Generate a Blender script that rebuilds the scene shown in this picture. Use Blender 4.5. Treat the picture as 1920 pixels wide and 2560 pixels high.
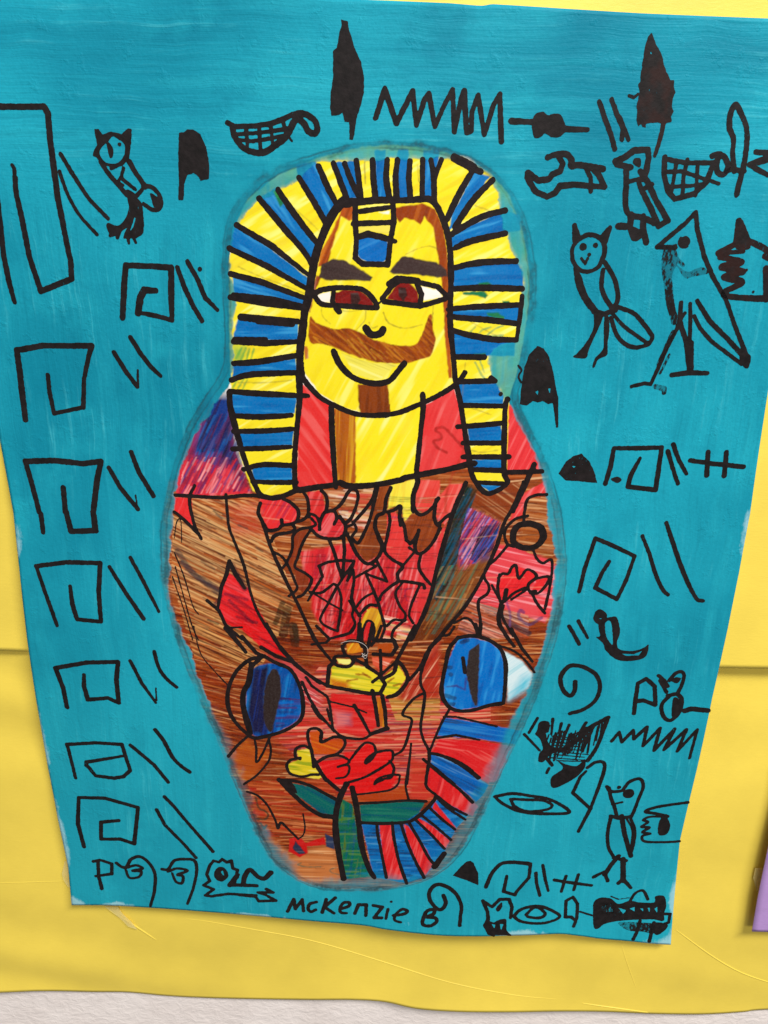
import bpy, math, random
import numpy as np

# ------------------------------------------------------------------ scene, camera, light
scene = bpy.context.scene
for o in list(bpy.data.objects):
    bpy.data.objects.remove(o)
random.seed(7)
rng = np.random.default_rng(7)

FPX = 1923.0                       # focal length in photo pixels (1920 x 2560 frame)
PITCH, ROLL = math.radians(19.0), math.radians(1.4)
CAM = np.array([0.0, -0.4517, 1.5])
c_, s_ = math.cos(PITCH), math.sin(PITCH)
r0, u0 = np.array([1.0, 0, 0]), np.array([0, s_, c_])
FWD = np.array([0, c_, -s_])
RIGHT = r0 * math.cos(ROLL) + u0 * math.sin(ROLL)
UP = -r0 * math.sin(ROLL) + u0 * math.cos(ROLL)
from mathutils import Matrix, Vector
cam_data = bpy.data.cameras.new('camera')
cam = bpy.data.objects.new('camera', cam_data)
scene.collection.objects.link(cam)
m = Matrix.Identity(4)
for i in range(3):
    m[i][0], m[i][1], m[i][2], m[i][3] = RIGHT[i], UP[i], -FWD[i], CAM[i]
cam.matrix_world = m
cam_data.sensor_fit = 'VERTICAL'
cam_data.sensor_height = 36.0
cam_data.sensor_width = 27.0
cam_data.lens = FPX / 2560 * 36.0
cam_data.clip_start, cam_data.clip_end = 0.02, 50
scene.camera = cam
scene.render.resolution_x, scene.render.resolution_y = 768, 1024

world = bpy.data.worlds.new('World')
scene.world = world
world.use_nodes = True
world.node_tree.nodes['Background'].inputs[0].default_value = (1.0, 0.985, 0.96, 1)
world.node_tree.nodes['Background'].inputs[1].default_value = 0.19

def ceiling_lamp(loc, target, sx, sy, power, col):
    d = bpy.data.lights.new('ceiling_light', 'AREA')
    d.shape = 'RECTANGLE'; d.size, d.size_y = sx, sy
    d.energy = power; d.color = col
    o = bpy.data.objects.new('ceiling_light', d)
    scene.collection.objects.link(o)
    o.location = loc
    o.rotation_euler = (Vector(target) - Vector(loc)).to_track_quat('-Z', 'Y').to_euler()
    return o
ceiling_lamp((1.0, -1.5, 3.4), (0, 0, 1.4), 1.3, 0.4, 108, (1.0, 0.975, 0.94))
ceiling_lamp((0.5, -4.4, 3.0), (0, 0, 1.4), 2.4, 1.0, 68, (1.0, 0.985, 0.96))

vs = scene.view_settings
vs.view_transform = 'Standard'; vs.look = 'None'; vs.exposure = -0.06; vs.gamma = 1.0
vs.use_curve_mapping = False

# ------------------------------------------------------------------ photo pixel -> place
def ray(px, py):
    return RIGHT * ((px - 960) / FPX) + UP * (-(py - 1280) / FPX) + FWD

def sstep(a, b, x):
    t = np.clip((np.asarray(x, float) - a) / (b - a), 0, 1)
    return t * t * (3 - 2 * t)

def gauss(x, c, w):
    return np.exp(-((x - c) / w) ** 2)

ZB = 1.009                                              # bottom edge of the painting
def h_paint(x, z):                                      # stand-off of the painting from the wall
    x = np.asarray(x, float); z = np.asarray(z, float)
    e = np.exp(-np.clip(z - ZB + 0.01, 0, 1) / 0.055)
    b = 0.0085 * gauss(x, 0.0, 0.085) + 0.0075 * gauss(x, 0.125, 0.045) + 0.003 * gauss(x, 0.21, 0.03) - 0.001 * gauss(x, -0.23, 0.05)
    h = 0.0105 + e * b
    h = h + 0.0022 * np.sin(z * 21 + 0.8 + x * 3) * sstep(0.05, 0.24, np.abs(x)) + 0.0012 * np.sin(x * 24 + z * 5)
    return h

def h_low(x, z):                                        # lower yellow sheet
    x = np.asarray(x, float); z = np.asarray(z, float)
    h = 0.0030 + 0.0008 * np.sin(z * 88 + 14 * x + 1.8 * np.sin(x * 11 + z * 23)) * (0.35 + 0.65 * sstep(0.1, -0.25, x))
    h = h + 0.0008 * np.sin(z * 42 - 14 * x + 1.0)
    h = h + 0.0045 * np.exp(-np.clip(z - 0.935, 0, 1) / 0.018) * (0.5 + 0.5 * np.sin(x * 13 + 0.3))
    h = h + 0.0035 * gauss(x, 0.33, 0.035) * gauss(z, 1.06, 0.05)
    return np.maximum(h, 0.0009)

def h_up(x, z):                                         # upper yellow sheet, hem loose on the right
    x = np.asarray(x, float); z = np.asarray(z, float)
    lift = (0.0018 + 0.0070 * sstep(-0.1, 0.28, x)) * np.exp(-np.clip(z - 1.18, 0, 1) / 0.06)
    return 0.0062 + lift + 0.0006 * np.sin(z * 30 + x * 9)

def h_purple(x, z):
    x = np.asarray(x, float); z = np.asarray(z, float)
    return 0.0105 + 0.004 * np.exp(-np.clip(z - 0.995, 0, 1) / 0.05)

def px2xz(px, py, h=h_paint):
    d = ray(px, py)
    hh = 0.011
    for _ in range(12):
        t = (-hh - CAM[1]) / d[1]
        x, z = CAM[0] + t * d[0], CAM[2] + t * d[2]
        hh = float(h(x, z))
    return x, z

S64, S46, S40 = 640 / 1659, 460 / 1659, 400 / 1659
TILES = dict(A=(0, 0, S64), B=(640, 0, S64), C=(1280, 0, S64), D=(0, 640, S64), E=(1280, 640, S64), F=(0, 1280, S64),
             G=(1280, 1280, S64), H=(0, 1920, S64), I=(640, 1920, S64), J=(1280, 1920, S64),
             K=(540, 320, S46), L=(900, 320, S46), M=(540, 740, S46), N=(900, 740, S46),
             P=(400, 1200, S40), Q=(700, 1200, S40), R=(1020, 1200, S40), S=(400, 1560, S40), T=(700, 1560, S40),
             U=(1020, 1560, S40), V=(560, 1880, S40), W=(860, 1880, S40), Z=(0, 0, 1920 / 1659), O=(0, 0, 1.0))
MM_PER_PX = 0.00025

def pts(tile, text, h=h_paint):
    """'x,y x,y @T x,y' in a study crop's own pixels -> (n,2) array of (x,z) metres."""
    out = []
    for tok in text.split():
        if tok[0] == '@':
            tile = tok[1]; continue
        ox, oy, s = TILES[tile]
        a, b = tok.split(',')
        out.append(px2xz(ox + float(a) * s, oy + float(b) * s, h))
    return np.array(out)

def local_scale(p):                                     # metres per photo pixel at a point of the sheet
    v = np.array([p[0], 0, p[1]]) - CAM
    return float(v @ FWD) / FPX

def catmull(p, closed=False, n=8):
    p = np.asarray(p)
    if len(p) < 3:
        return p
    q = np.vstack([p[-1], p, p[0], p[1]]) if closed else np.vstack([2 * p[0] - p[1], p, 2 * p[-1] - p[-2]])
    t = np.linspace(0, 1, n, endpoint=False)[:, None]
    out = []
    for i in range(len(q) - 3):
        a, b, c, d = q[i], q[i + 1], q[i + 2], q[i + 3]
        out.append(0.5 * ((2 * b) + (-a + c) * t + (2 * a - 5 * b + 4 * c - d) * t ** 2 + (-a + 3 * b - 3 * c + d) * t ** 3))
    out = np.vstack(out)
    return out if closed else np.vstack([out, p[-1]])

def vnoise(u, v, seed=0):
    iu, iv = np.floor(u).astype(np.int64), np.floor(v).astype(np.int64)
    fu, fv = u - iu, v - iv
    fu, fv = fu * fu * (3 - 2 * fu), fv * fv * (3 - 2 * fv)
    def hsh(a, b):
        n = (a * 374761393 + b * 668265263 + seed * 1442695041) & 0x7fffffff
        n = ((n ^ (n >> 13)) * 1274126177) & 0x7fffffff
        return ((n ^ (n >> 16)) & 0xffff) / 65535.0
    return (hsh(iu, iv) * (1 - fu) + hsh(iu + 1, iv) * fu) * (1 - fv) + (hsh(iu, iv + 1) * (1 - fu) + hsh(iu + 1, iv + 1) * fu) * fv

def lin(c):
    c = np.asarray(c, float) / 255.0
    return np.where(c <= 0.04045, c / 12.92, ((c + 0.055) / 1.055) ** 2.4)

# ------------------------------------------------------------------ objects
BASE = np.array([0.0, 0.0, 1.0])                        # painting origin on the wall below the sheet
def link(o, parent=None):
    scene.collection.objects.link(o)
    if parent is not None:
        o.parent = parent
    return o
def tag(o, label=None, cat=None, group=None, kind=None):
    if label: o['label'] = label
    if cat: o['category'] = cat
    if group: o['group'] = group
    if kind: o['kind'] = kind
    return o
def mesh_obj(name, verts, faces, mat, parent=None, smooth=False):
    me = bpy.data.meshes.new(name)
    if isinstance(faces, np.ndarray) and faces.ndim == 2:
        k = faces.shape[1]; n = len(faces)
        me.vertices.add(len(verts)); me.vertices.foreach_set('co', np.asarray(verts, np.float32).ravel())
        me.loops.add(n * k); me.loops.foreach_set('vertex_index', faces.astype(np.int32).ravel())
        me.polygons.add(n); me.polygons.foreach_set('loop_start', np.arange(0, n * k, k, dtype=np.int32))
        me.update(calc_edges=True); me.validate()
    else:
        me.from_pydata([tuple(v) for v in verts], [], faces); me.update()
    if mat: me.materials.append(mat)
    if smooth: me.polygons.foreach_set('use_smooth', np.ones(len(me.polygons), bool))
    o = bpy.data.objects.new(name, me)
    return link(o, parent)
def vattr(o, name, vals):
    a = o.data.attributes.new(name, 'FLOAT', 'POINT')
    a.data.foreach_set('value', np.asarray(vals, np.float32).ravel())
def cattr(o, name, cols):
    a = o.data.attributes.new(name, 'FLOAT_COLOR', 'POINT')
    c = np.ones((len(cols), 4), np.float32); c[:, :3] = cols
    a.data.foreach_set('color', c.ravel())

# ------------------------------------------------------------------ materials
def nodes_of(name):
    mt = bpy.data.materials.new(name); mt.use_nodes = True
    nt = mt.node_tree
    return mt, nt, nt.nodes['Principled BSDF']
def N(nt, typ, **kw):
    n = nt.nodes.new(typ)
    for k, v in kw.items():
        setattr(n, k, v)
    return n
def noise(nt, vec, scale, detail=3, rough=0.55, dist=0.0):
    n = N(nt, 'ShaderNodeTexNoise')
    n.inputs['Scale'].default_value = scale; n.inputs['Detail'].default_value = detail
    n.inputs['Roughness'].default_value = rough; n.inputs['Distortion'].default_value = dist
    if vec is not None: nt.links.new(vec, n.inputs['Vector'])
    return n.outputs['Fac']
def mapping(nt, vec, scale=(1, 1, 1), rot=(0, 0, 0), loc=(0, 0, 0)):
    n = N(nt, 'ShaderNodeMapping')
    n.inputs['Scale'].default_value = scale; n.inputs['Rotation'].default_value = rot; n.inputs['Location'].default_value = loc
    nt.links.new(vec, n.inputs['Vector'])
    return n.outputs['Vector']
def rng_map(nt, val, a, b, c=0.0, d=1.0):
    n = N(nt, 'ShaderNodeMapRange')
    for k, v in zip(('From Min', 'From Max', 'To Min', 'To Max'), (a, b, c, d)):
        n.inputs[k].default_value = v
    nt.links.new(val, n.inputs['Value'])
    return n.outputs[0]
def math_n(nt, op, a, b=None):
    n = N(nt, 'ShaderNodeMath', operation=op); n.use_clamp = False
    for i, v in enumerate((a, b)):
        if v is None: continue
        if isinstance(v, (int, float)): n.inputs[i].default_value = v
        else: nt.links.new(v, n.inputs[i])
    return n.outputs[0]
def mix(nt, fac, a, b):
    n = N(nt, 'ShaderNodeMix', data_type='RGBA')
    if isinstance(fac, (int, float)): n.inputs['Factor'].default_value = fac
    else: nt.links.new(fac, n.inputs['Factor'])
    for key, v in ((6, a), (7, b)):
        if isinstance(v, (tuple, list, np.ndarray)): n.inputs[key].default_value = (*[float(q) for q in v[:3]], 1)
        else: nt.links.new(v, n.inputs[key])
    return n.outputs[2]
def bump(nt, bsdf, height, strength, dist):
    n = N(nt, 'ShaderNodeBump')
    n.inputs['Strength'].default_value = strength; n.inputs['Distance'].default_value = dist
    nt.links.new(height, n.inputs['Height'])
    nt.links.new(n.outputs[0], bsdf.inputs['Normal'])

def teal_group():
    g = bpy.data.node_groups.new('teal_paint', 'ShaderNodeTree')
    g.interface.new_socket('Color', in_out='OUTPUT', socket_type='NodeSocketColor')
    g.interface.new_socket('Height', in_out='OUTPUT', socket_type='NodeSocketFloat')
    out = g.nodes.new('NodeGroupOutput')
    tc = g.nodes.new('ShaderNodeTexCoord').outputs['Object']
    sep = g.nodes.new('ShaderNodeSeparateXYZ'); g.links.new(tc, sep.inputs[0])
    warp = noise(g, tc, 14, 3)
    wv = N(g, 'ShaderNodeVectorMath', operation='ADD'); g.links.new(tc, wv.inputs[0])
    cmb = g.nodes.new('ShaderNodeCombineXYZ')
    g.links.new(math_n(g, 'MULTIPLY', warp, 0.012), cmb.inputs[0]); g.links.new(math_n(g, 'MULTIPLY', warp, 0.010), cmb.inputs[2])
    g.links.new(cmb.outputs[0], wv.inputs[1]); w = wv.outputs[0]
    def mixf(f, p, q):
        n = N(g, 'ShaderNodeMix', data_type='FLOAT'); g.links.new(f, n.inputs[0]); g.links.new(p, n.inputs[2]); g.links.new(q, n.inputs[3])
        return n.outputs[0]
    where = rng_map(g, noise(g, mapping(g, tc, (1, 1, 1), loc=(3.1, 0, 1.7)), 7, 2), 0.46, 0.54)
    fa = mixf(where, noise(g, mapping(g, w, (260, 1, 11), (0, 0.10, 0)), 1.0, 4, 0.7), noise(g, mapping(g, w, (240, 1, 14), (0, -0.42, 0)), 1.0, 4, 0.7))
    ba = mixf(where, noise(g, mapping(g, w, (52, 1, 7), (0, 0.16, 0)), 1.0, 4, 0.62), noise(g, mapping(g, w, (46, 1, 9), (0, -0.5, 0)), 1.0, 4, 0.62))
    hor = noise(g, mapping(g, w, (9, 1, 260), (0, 0.07, 0)), 1.0, 4, 0.7)
    hor2 = noise(g, mapping(g, w, (6, 1, 46), (0, -0.09, 0)), 1.0, 4, 0.62)
    band = rng_map(g, math_n(g, 'ADD', sep.outputs[2], math_n(g, 'MULTIPLY', noise(g, tc, 6, 2), 0.1)), 0.55, 0.60)
    a_ = mixf(band, fa, hor); b_ = mixf(band, ba, hor2)
    big = noise(g, tc, 6.5, 3, 0.55)
    blot = noise(g, tc, 22, 4, 0.65)
    fine = noise(g, tc, 700, 2, 0.6)
    mid = mix(g, rng_map(g, big, 0.36, 0.64), (0.0032, 0.195, 0.290), (0.012, 0.335, 0.445))
    mid = mix(g, rng_map(g, b_, 0.52, 0.76, 0, 0.6), mid, (0.024, 0.42, 0.52))
    mid = mix(g, rng_map(g, b_, 0.46, 0.26, 0, 0.6), mid, (0.003, 0.165, 0.25))
    mid = mix(g, rng_map(g, blot, 0.56, 0.72, 0, 0.45), mid, (0.018, 0.40, 0.50))
    mid = mix(g, rng_map(g, blot, 0.44, 0.30, 0, 0.45), mid, (0.003, 0.175, 0.265))
    dryb = math_n(g, 'MULTIPLY', rng_map(g, a_, 0.55, 0.70), rng_map(g, blot, 0.46, 0.64))
    mid = mix(g, math_n(g, 'MULTIPLY', dryb, 0.55), mid, (0.085, 0.53, 0.61))
    mid = mix(g, rng_map(g, a_, 0.46, 0.28, 0, 0.35), mid, (0.003, 0.15, 0.22))
    mid = mix(g, rng_map(g, fine, 0.3, 0.7, 0, 0.2), mid, (0.003, 0.15, 0.22))
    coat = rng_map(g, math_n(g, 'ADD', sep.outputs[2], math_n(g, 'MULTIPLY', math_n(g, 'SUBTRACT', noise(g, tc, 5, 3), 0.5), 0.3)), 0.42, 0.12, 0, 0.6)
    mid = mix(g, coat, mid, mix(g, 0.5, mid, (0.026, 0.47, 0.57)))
    g.links.new(mid, out.inputs[0])
    hsum = math_n(g, 'ADD', math_n(g, 'MULTIPLY', a_, 0.9), math_n(g, 'MULTIPLY', noise(g, tc, 420, 3, 0.6), 0.35))
    hsum = math_n(g, 'ADD', hsum, math_n(g, 'MULTIPLY', rng_map(g, noise(g, tc, 75, 4, 0.7), 0.58, 0.75), 0.5))
    g.links.new(hsum, out.inputs[1])
    return g
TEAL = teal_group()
def group_node(nt):
    n = nt.nodes.new('ShaderNodeGroup'); n.node_tree = TEAL
    return n

def mat_paper():
    mt, nt, b = nodes_of('teal_painted_paper')
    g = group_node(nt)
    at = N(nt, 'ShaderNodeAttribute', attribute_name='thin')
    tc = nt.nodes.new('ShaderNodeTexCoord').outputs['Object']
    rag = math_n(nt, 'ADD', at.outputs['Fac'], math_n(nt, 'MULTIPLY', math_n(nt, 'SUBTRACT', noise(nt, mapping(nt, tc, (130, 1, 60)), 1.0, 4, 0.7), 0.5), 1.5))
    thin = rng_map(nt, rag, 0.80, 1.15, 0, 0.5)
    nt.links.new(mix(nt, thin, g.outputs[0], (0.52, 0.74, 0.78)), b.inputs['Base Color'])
    b.inputs['Roughness'].default_value = 0.5
    b.inputs['Specular IOR Level'].default_value = 0.08
    bump(nt, b, g.outputs[1], 0.5, 0.0010)
    return mt
def mat_marker():
    mt, nt, b = nodes_of('marker_colouring')
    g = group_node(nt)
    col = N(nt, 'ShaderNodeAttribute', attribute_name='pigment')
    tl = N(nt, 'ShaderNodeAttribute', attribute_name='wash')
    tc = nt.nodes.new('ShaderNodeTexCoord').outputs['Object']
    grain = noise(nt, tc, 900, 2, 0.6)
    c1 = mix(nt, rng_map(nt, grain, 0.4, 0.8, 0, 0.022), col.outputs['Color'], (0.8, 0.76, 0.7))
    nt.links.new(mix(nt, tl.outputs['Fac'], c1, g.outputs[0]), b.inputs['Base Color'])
    b.inputs['Roughness'].default_value = 0.5
    b.inputs['Specular IOR Level'].default_value = 0.08
    hs = math_n(nt, 'MULTIPLY', g.outputs[1], math_n(nt, 'ADD', math_n(nt, 'MULTIPLY', tl.outputs['Fac'], 0.8), 0.2))
    bump(nt, b, hs, 0.34, 0.0009)
    return mt
def mat_ink(name, dry=0.0, tint=(0.0095, 0.008, 0.008), brown=0.0):
    mt, nt, b = nodes_of(name)
    tc = nt.nodes.new('ShaderNodeTexCoord').outputs['Object']
    pool = noise(nt, tc, 260, 3, 0.6)
    col = mix(nt, rng_map(nt, pool, 0.35, 0.7), tint, (tint[0] * 1.9, tint[1] * 1.75, tint[2] * 1.8))
    if brown:
        col = mix(nt, rng_map(nt, noise(nt, tc, 120, 3), 0.45, 0.62, 0, brown), col, (0.045, 0.011, 0.007))
    nt.links.new(col, b.inputs['Base Color'])
    b.inputs['Roughness'].default_value = 0.5
    b.inputs['Specular IOR Level'].default_value = 0.10
    gr = noise(nt, mapping(nt, tc, (520, 1, 260), (0, 0.5, 0)), 1.0, 3, 0.7)
    patch = noise(nt, tc, 45, 2)
    lack = math_n(nt, 'ADD', gr, math_n(nt, 'MULTIPLY', patch, 0.5))
    lo = 1.02 - 0.42 * dry
    fac = rng_map(nt, lack, lo, lo + 0.10, 0, 0.75)
    nt.links.new(math_n(nt, 'SUBTRACT', 1.0, fac), b.inputs['Alpha'])
    bump(nt, b, noise(nt, tc, 420, 3, 0.6), 0.22, 0.0007)
    return mt
def mat_plain(name, col, rough=0.5, spec=0.3, var=0.06, nscale=14, grain=0.12, gdist=0.0004):
    mt, nt, b = nodes_of(name)
    tc = nt.nodes.new('ShaderNodeTexCoord').outputs['Object']
    v = noise(nt, tc, nscale, 4, 0.6)
    f = noise(nt, mapping(nt, tc, (260, 260, 900)), 1.0, 3, 0.6)
    dark = tuple(q * (1 - var * 2) for q in col)
    c = mix(nt, rng_map(nt, v, 0.3, 0.7), dark, tuple(min(1, q * (1 + var)) for q in col))
    c = mix(nt, rng_map(nt, f, 0.4, 0.75, 0, 0.10), c, tuple(q * 0.8 for q in col))
    nt.links.new(c, b.inputs['Base Color'])
    b.inputs['Roughness'].default_value = rough; b.inputs['Specular IOR Level'].default_value = spec
    bump(nt, b, math_n(nt, 'ADD', f, math_n(nt, 'MULTIPLY', noise(nt, tc, 60, 3), 0.6)), grain, gdist)
    return mt
def mat_wall():
    mt, nt, b = nodes_of('orange_peel_wall_paint')
    tc = nt.nodes.new('ShaderNodeTexCoord').outputs['Object']
    n1 = noise(nt, mapping(nt, tc, (1, 1, 1.4)), 105, 4, 0.6, 0.6)
    n2 = noise(nt, tc, 420, 3, 0.6)
    c = mix(nt, rng_map(nt, noise(nt, tc, 30, 3), 0.3, 0.7), (0.80, 0.715, 0.68), (0.88, 0.80, 0.765))
    nt.links.new(c, b.inputs['Base Color'])
    b.inputs['Roughness'].default_value = 0.55
    bump(nt, b, math_n(nt, 'ADD', rng_map(nt, n1, 0.38, 0.66), math_n(nt, 'MULTIPLY', n2, 0.2)), 0.2, 0.0020)
    return mt
def mat_tape():
    mt, nt, b = nodes_of('clear_tape')
    b.inputs['Base Color'].default_value = (0.93, 0.80, 0.32, 1)
    b.inputs['Roughness'].default_value = 0.22
    tc = nt.nodes.new('ShaderNodeTexCoord').outputs['Object']
    nt.links.new(rng_map(nt, noise(nt, tc, 90, 3), 0.3, 0.7, 0.25, 0.6), b.inputs['Alpha'])
    return mt
M_PAPER, M_MARK = mat_paper(), mat_marker()
M_INK = mat_ink('black_marker_ink', 0.2)
M_DRY = mat_ink('dry_black_marker_ink', 0.72)
M_BROWN = mat_ink('reddish_black_marker_ink', 0.3, brown=0.35)
M_FINE = mat_ink('ink_on_colouring', 0.0, (0.010, 0.0070, 0.0068))
M_YEL = mat_plain('yellow_butcher_paper', (0.865, 0.65, 0.088), 0.40, 0.45, 0.05, 14, 0.2, 0.0004)
M_PUR = mat_plain('lilac_construction_paper', (0.44, 0.27, 0.58), 0.7, 0.2, 0.06, 60, 0.3)
M_EDGE = mat_plain('paper_edge', (0.62, 0.66, 0.64), 0.7, 0.2)
M_BACK = mat_plain('paper_back', (0.72, 0.70, 0.66), 0.7, 0.2)
M_WALL, M_TAPE = mat_wall(), mat_tape()
M_FIBRE = mat_plain('pale_fibre', (0.62, 0.55, 0.50), 0.4, 0.4)

# ------------------------------------------------------------------ the setting: wall
def grid_sheet(name, poly_rows, h, mat, parent=None, thick=0.0003, rim=None, org=(0, 0, 0), back=None):
    """poly_rows: (nv,nu,2) array of x,z. Front sheet, back and rim: one closed thin solid."""
    P = np.asarray(poly_rows); nv, nu = P.shape[:2]
    x, z = P[..., 0].ravel(), P[..., 1].ravel(); hh = h(x, z)
    f = np.stack([x, -hh, z], 1) - np.array(org); bk = np.stack([x, -hh + thick, z], 1) - np.array(org)
    idx = np.arange(nv * nu).reshape(nv, nu)
    a, b, c, d = idx[:-1, :-1].ravel(), idx[:-1, 1:].ravel(), idx[1:, 1:].ravel(), idx[1:, :-1].ravel()
    front = np.stack([a, d, c, b], 1) if P[0, 0, 1] > P[-1, 0, 1] else np.stack([a, b, c, d], 1)
    backf = front[:, ::-1] + nv * nu
    ring = np.concatenate([idx[0, :-1], idx[:-1, -1], idx[-1, :0:-1], idx[:0:-1, 0]])
    nx_ = np.roll(ring, -1)
    rimf = np.stack([ring, nx_, nx_ + nv * nu, ring + nv * nu], 1)
    faces = np.vstack([front, backf, rimf])
    o = mesh_obj(name, np.vstack([f, bk]), faces, mat, parent, smooth=False)
    o.data.materials.append(rim or mat); o.data.materials.append(back or mat)
    mi = np.zeros(len(faces), np.int32); mi[len(front):len(front) + len(backf)] = 2; mi[len(front) + len(backf):] = 1
    sm = np.ones(len(faces), bool); sm[len(front) + len(backf):] = False
    o.data.polygons.foreach_set('material_index', mi); o.data.polygons.foreach_set('use_smooth', sm)
    return o

def poly_curve(p, n):
    """resample polyline p to n points by arc length"""
    d = np.r_[0, np.cumsum(np.linalg.norm(np.diff(p, axis=0), axis=1))]
    t = np.linspace(0, d[-1], n)
    return np.stack([np.interp(t, d, p[:, 0]), np.interp(t, d, p[:, 1])], 1)

wall = mesh_obj('wall', [(-0.9, 0, 0.55), (0.9, 0, 0.55), (0.9, 0, 2.0), (-0.9, 0, 2.0)], [(0, 1, 2, 3)], M_WALL)
tag(wall, 'off-white wall with bumpy orange peel paint below the yellow paper', kind='structure')

# yellow backing sheets: hem outlines come from the photograph, the rest runs on past the frame
def sheet_between(top, bot, nu, nv):
    xs = np.linspace(-0.42, 0.42, nu)
    zt, zb = np.interp(xs, top[:, 0], top[:, 1]), np.interp(xs, bot[:, 0], bot[:, 1])
    v = np.linspace(0, 1, nv)[:, None]
    return np.stack([np.repeat(xs[None], nv, 0), zt[None] * (1 - v) + zb[None] * v], 2)
seam = pts('O', '-500,1618 0,1627 72,1630 500,1640 1000,1652 1500,1664 1797,1670 1920,1672 2300,1676', h_up)
hem = catmull(pts('O', '-500,2480 0,2482 120,2478 230,2480 320,2481 420,2490 520,2495 640,2498 780,2500 880,2500 960,2505 1040,2522 1150,2530 1280,2531 1400,2529 1520,2530 1640,2535 1760,2536 1860,2530 1920,2524 2300,2515', h_low))
far = np.array([[-0.6, 1.85], [0.6, 1.85]])
lowtop = seam + np.array([0, 0.02])
lower = grid_sheet('yellow_paper', sheet_between(lowtop, hem, 420, 150), h_low, M_YEL)
tag(lower, 'lower strip of yellow backing paper with creases and wavy bottom hem above the bare wall', 'paper', 'yellow backing paper')
upper = grid_sheet('yellow_paper', sheet_between(far, seam, 260, 200), h_up, M_YEL)
tag(upper, 'upper sheet of yellow backing paper whose straight hem overlaps the creased strip', 'paper', 'yellow backing paper')

# purple sheet on the right, only its lower left corner in view
pl = pts('O', '1880,2329 1895,2240 1920,2120 1965,1900', h_purple)
pr = pl + np.array([0.23, 0.0])
v = np.linspace(0, 1, 60)[:, None]
lft, rgt = poly_curve(pl[::-1], 60), poly_curve(pr[::-1], 60)
bow = np.stack([lft * (1 - u) + rgt * u for u in np.linspace(0, 1, 50)], 1)
purple = grid_sheet('purple_paper', bow, h_purple, M_PUR, thick=0.0004)
tag(purple, 'corner of a lilac purple paper hung beside the painting', 'paper')

# ------------------------------------------------------------------ the painting
painting = bpy.data.objects.new('painting', None)
link(painting); painting.location = BASE
tag(painting, 'teal painting of a striped mummy coffin ringed by black marker hieroglyphs', 'painting')

ed_l = pts('O', '-185,-50 -150,150 -95,500 -40,850 0,1103 33,1280 48,1420 69,1608 92,1760 120,1920 145,2050 170,2167 179,2263')
ed_r = pts('O', '2085,58 2010,450 1962,750 1920,979 1876,1280 1848,1430 1820,1569 1781,1743 1743,1920 1720,2015 1700,2101 1690,2200 1682,2290 1677,2362')
ed_t = pts('O', '-185,-50 300,-28 700,-10 933,0 1126,8 1195,14 1211,14 1228,10 1280,13 1600,33 1920,46 2085,58')
ed_b = catmull(pts('O', '179,2263 280,2264 400,2271 520,2280 640,2290 770,2302 902,2313 972,2325 1103,2339 1200,2341 1280,2339 1388,2335 1450,2340 1511,2348 1600,2356 1677,2362'))
NU, NV = 260, 350
Lc, Rc, Tc, Bc = poly_curve(ed_l, NV), poly_curve(ed_r, NV), poly_curve(ed_t, NU), poly_curve(ed_b, NU)
Lc[0], Lc[-1], Rc[0], Rc[-1] = Tc[0], Bc[0], Tc[-1], Bc[-1]
u = np.linspace(0, 1, NU)[None, :, None]; v = np.linspace(0, 1, NV)[:, None, None]
G = (1 - u) * Lc[:, None] + u * Rc[:, None] + (1 - v) * Tc[None] + v * Bc[None] \
    - ((1 - u) * (1 - v) * Tc[0] + u * (1 - v) * Tc[-1] + (1 - u) * v * Bc[0] + u * v * Bc[-1])
paper = grid_sheet('paper_sheet', G, h_paint, M_PAPER, painting, thick=0.00045, rim=M_EDGE, org=BASE, back=M_BACK)
paper['label'] = 'sheet of teal painted paper with pale brushed edges'
uu, vv = np.meshgrid(np.linspace(0, 1, NU), np.linspace(0, 1, NV))
dedge = np.minimum.reduce([uu * 0.46, (1 - uu) * 0.46, (1 - vv) * 0.61])
thin = 0.35 * np.exp(-dedge / 0.004) + 0.25 * np.exp(-dedge / 0.012) * sstep(0.4, 0.9, vv)
for pu, pv, ru, rv, am in ((0, 1, .025, .015, 1.1), (.075, 1, .03, .008, 1.0), (0, .9, .012, .05, .8), (0, .76, .014, .06, .6), (1, .93, .012, .03, 1.1), (1, 1, .05, .018, .9), (.74, 1, .04, .012, 1.0), (.3, 1, .05, .006, .7), (.55, .985, .05, .012, .5), (1, .45, .015, .04, .8), (0, .5, .02, .05, .7)):
    thin += am * gauss(uu, pu, ru) * gauss(vv, pv, rv)
thin += 0.55 * np.exp(-vv / 0.012) * (uu < 0.65)
vattr(paper, 'thin', np.r_[thin.ravel(), np.zeros(NU * NV)])

# ---------------- ink: strokes -> distance field -> flat mesh lying on the sheet
CELL = 0.00042
def seg_dist(X, Z, a, b, ra, rb):
    dx, dz = b[0] - a[0], b[1] - a[1]
    L2 = dx * dx + dz * dz + 1e-18
    t = np.clip(((X - a[0]) * dx + (Z - a[1]) * dz) / L2, 0, 1)
    return np.hypot(X - (a[0] + t * dx), Z - (a[1] + t * dz)) - (ra + (rb - ra) * t)
def poly_sdf(X, Z, p):
    d = np.full(X.shape, 1e9); ins = np.zeros(X.shape, bool)
    n = len(p)
    for i in range(n):
        a, b = p[i], p[(i + 1) % n]
        d = np.minimum(d, seg_dist(X, Z, a, b, 0, 0))
        if a[1] != b[1]:
            cr = ((a[1] > Z) != (b[1] > Z)) & (X < (b[0] - a[0]) * (Z - a[1]) / (b[1] - a[1]) + a[0])
            ins ^= cr
    return np.where(ins, -d, d)
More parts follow.
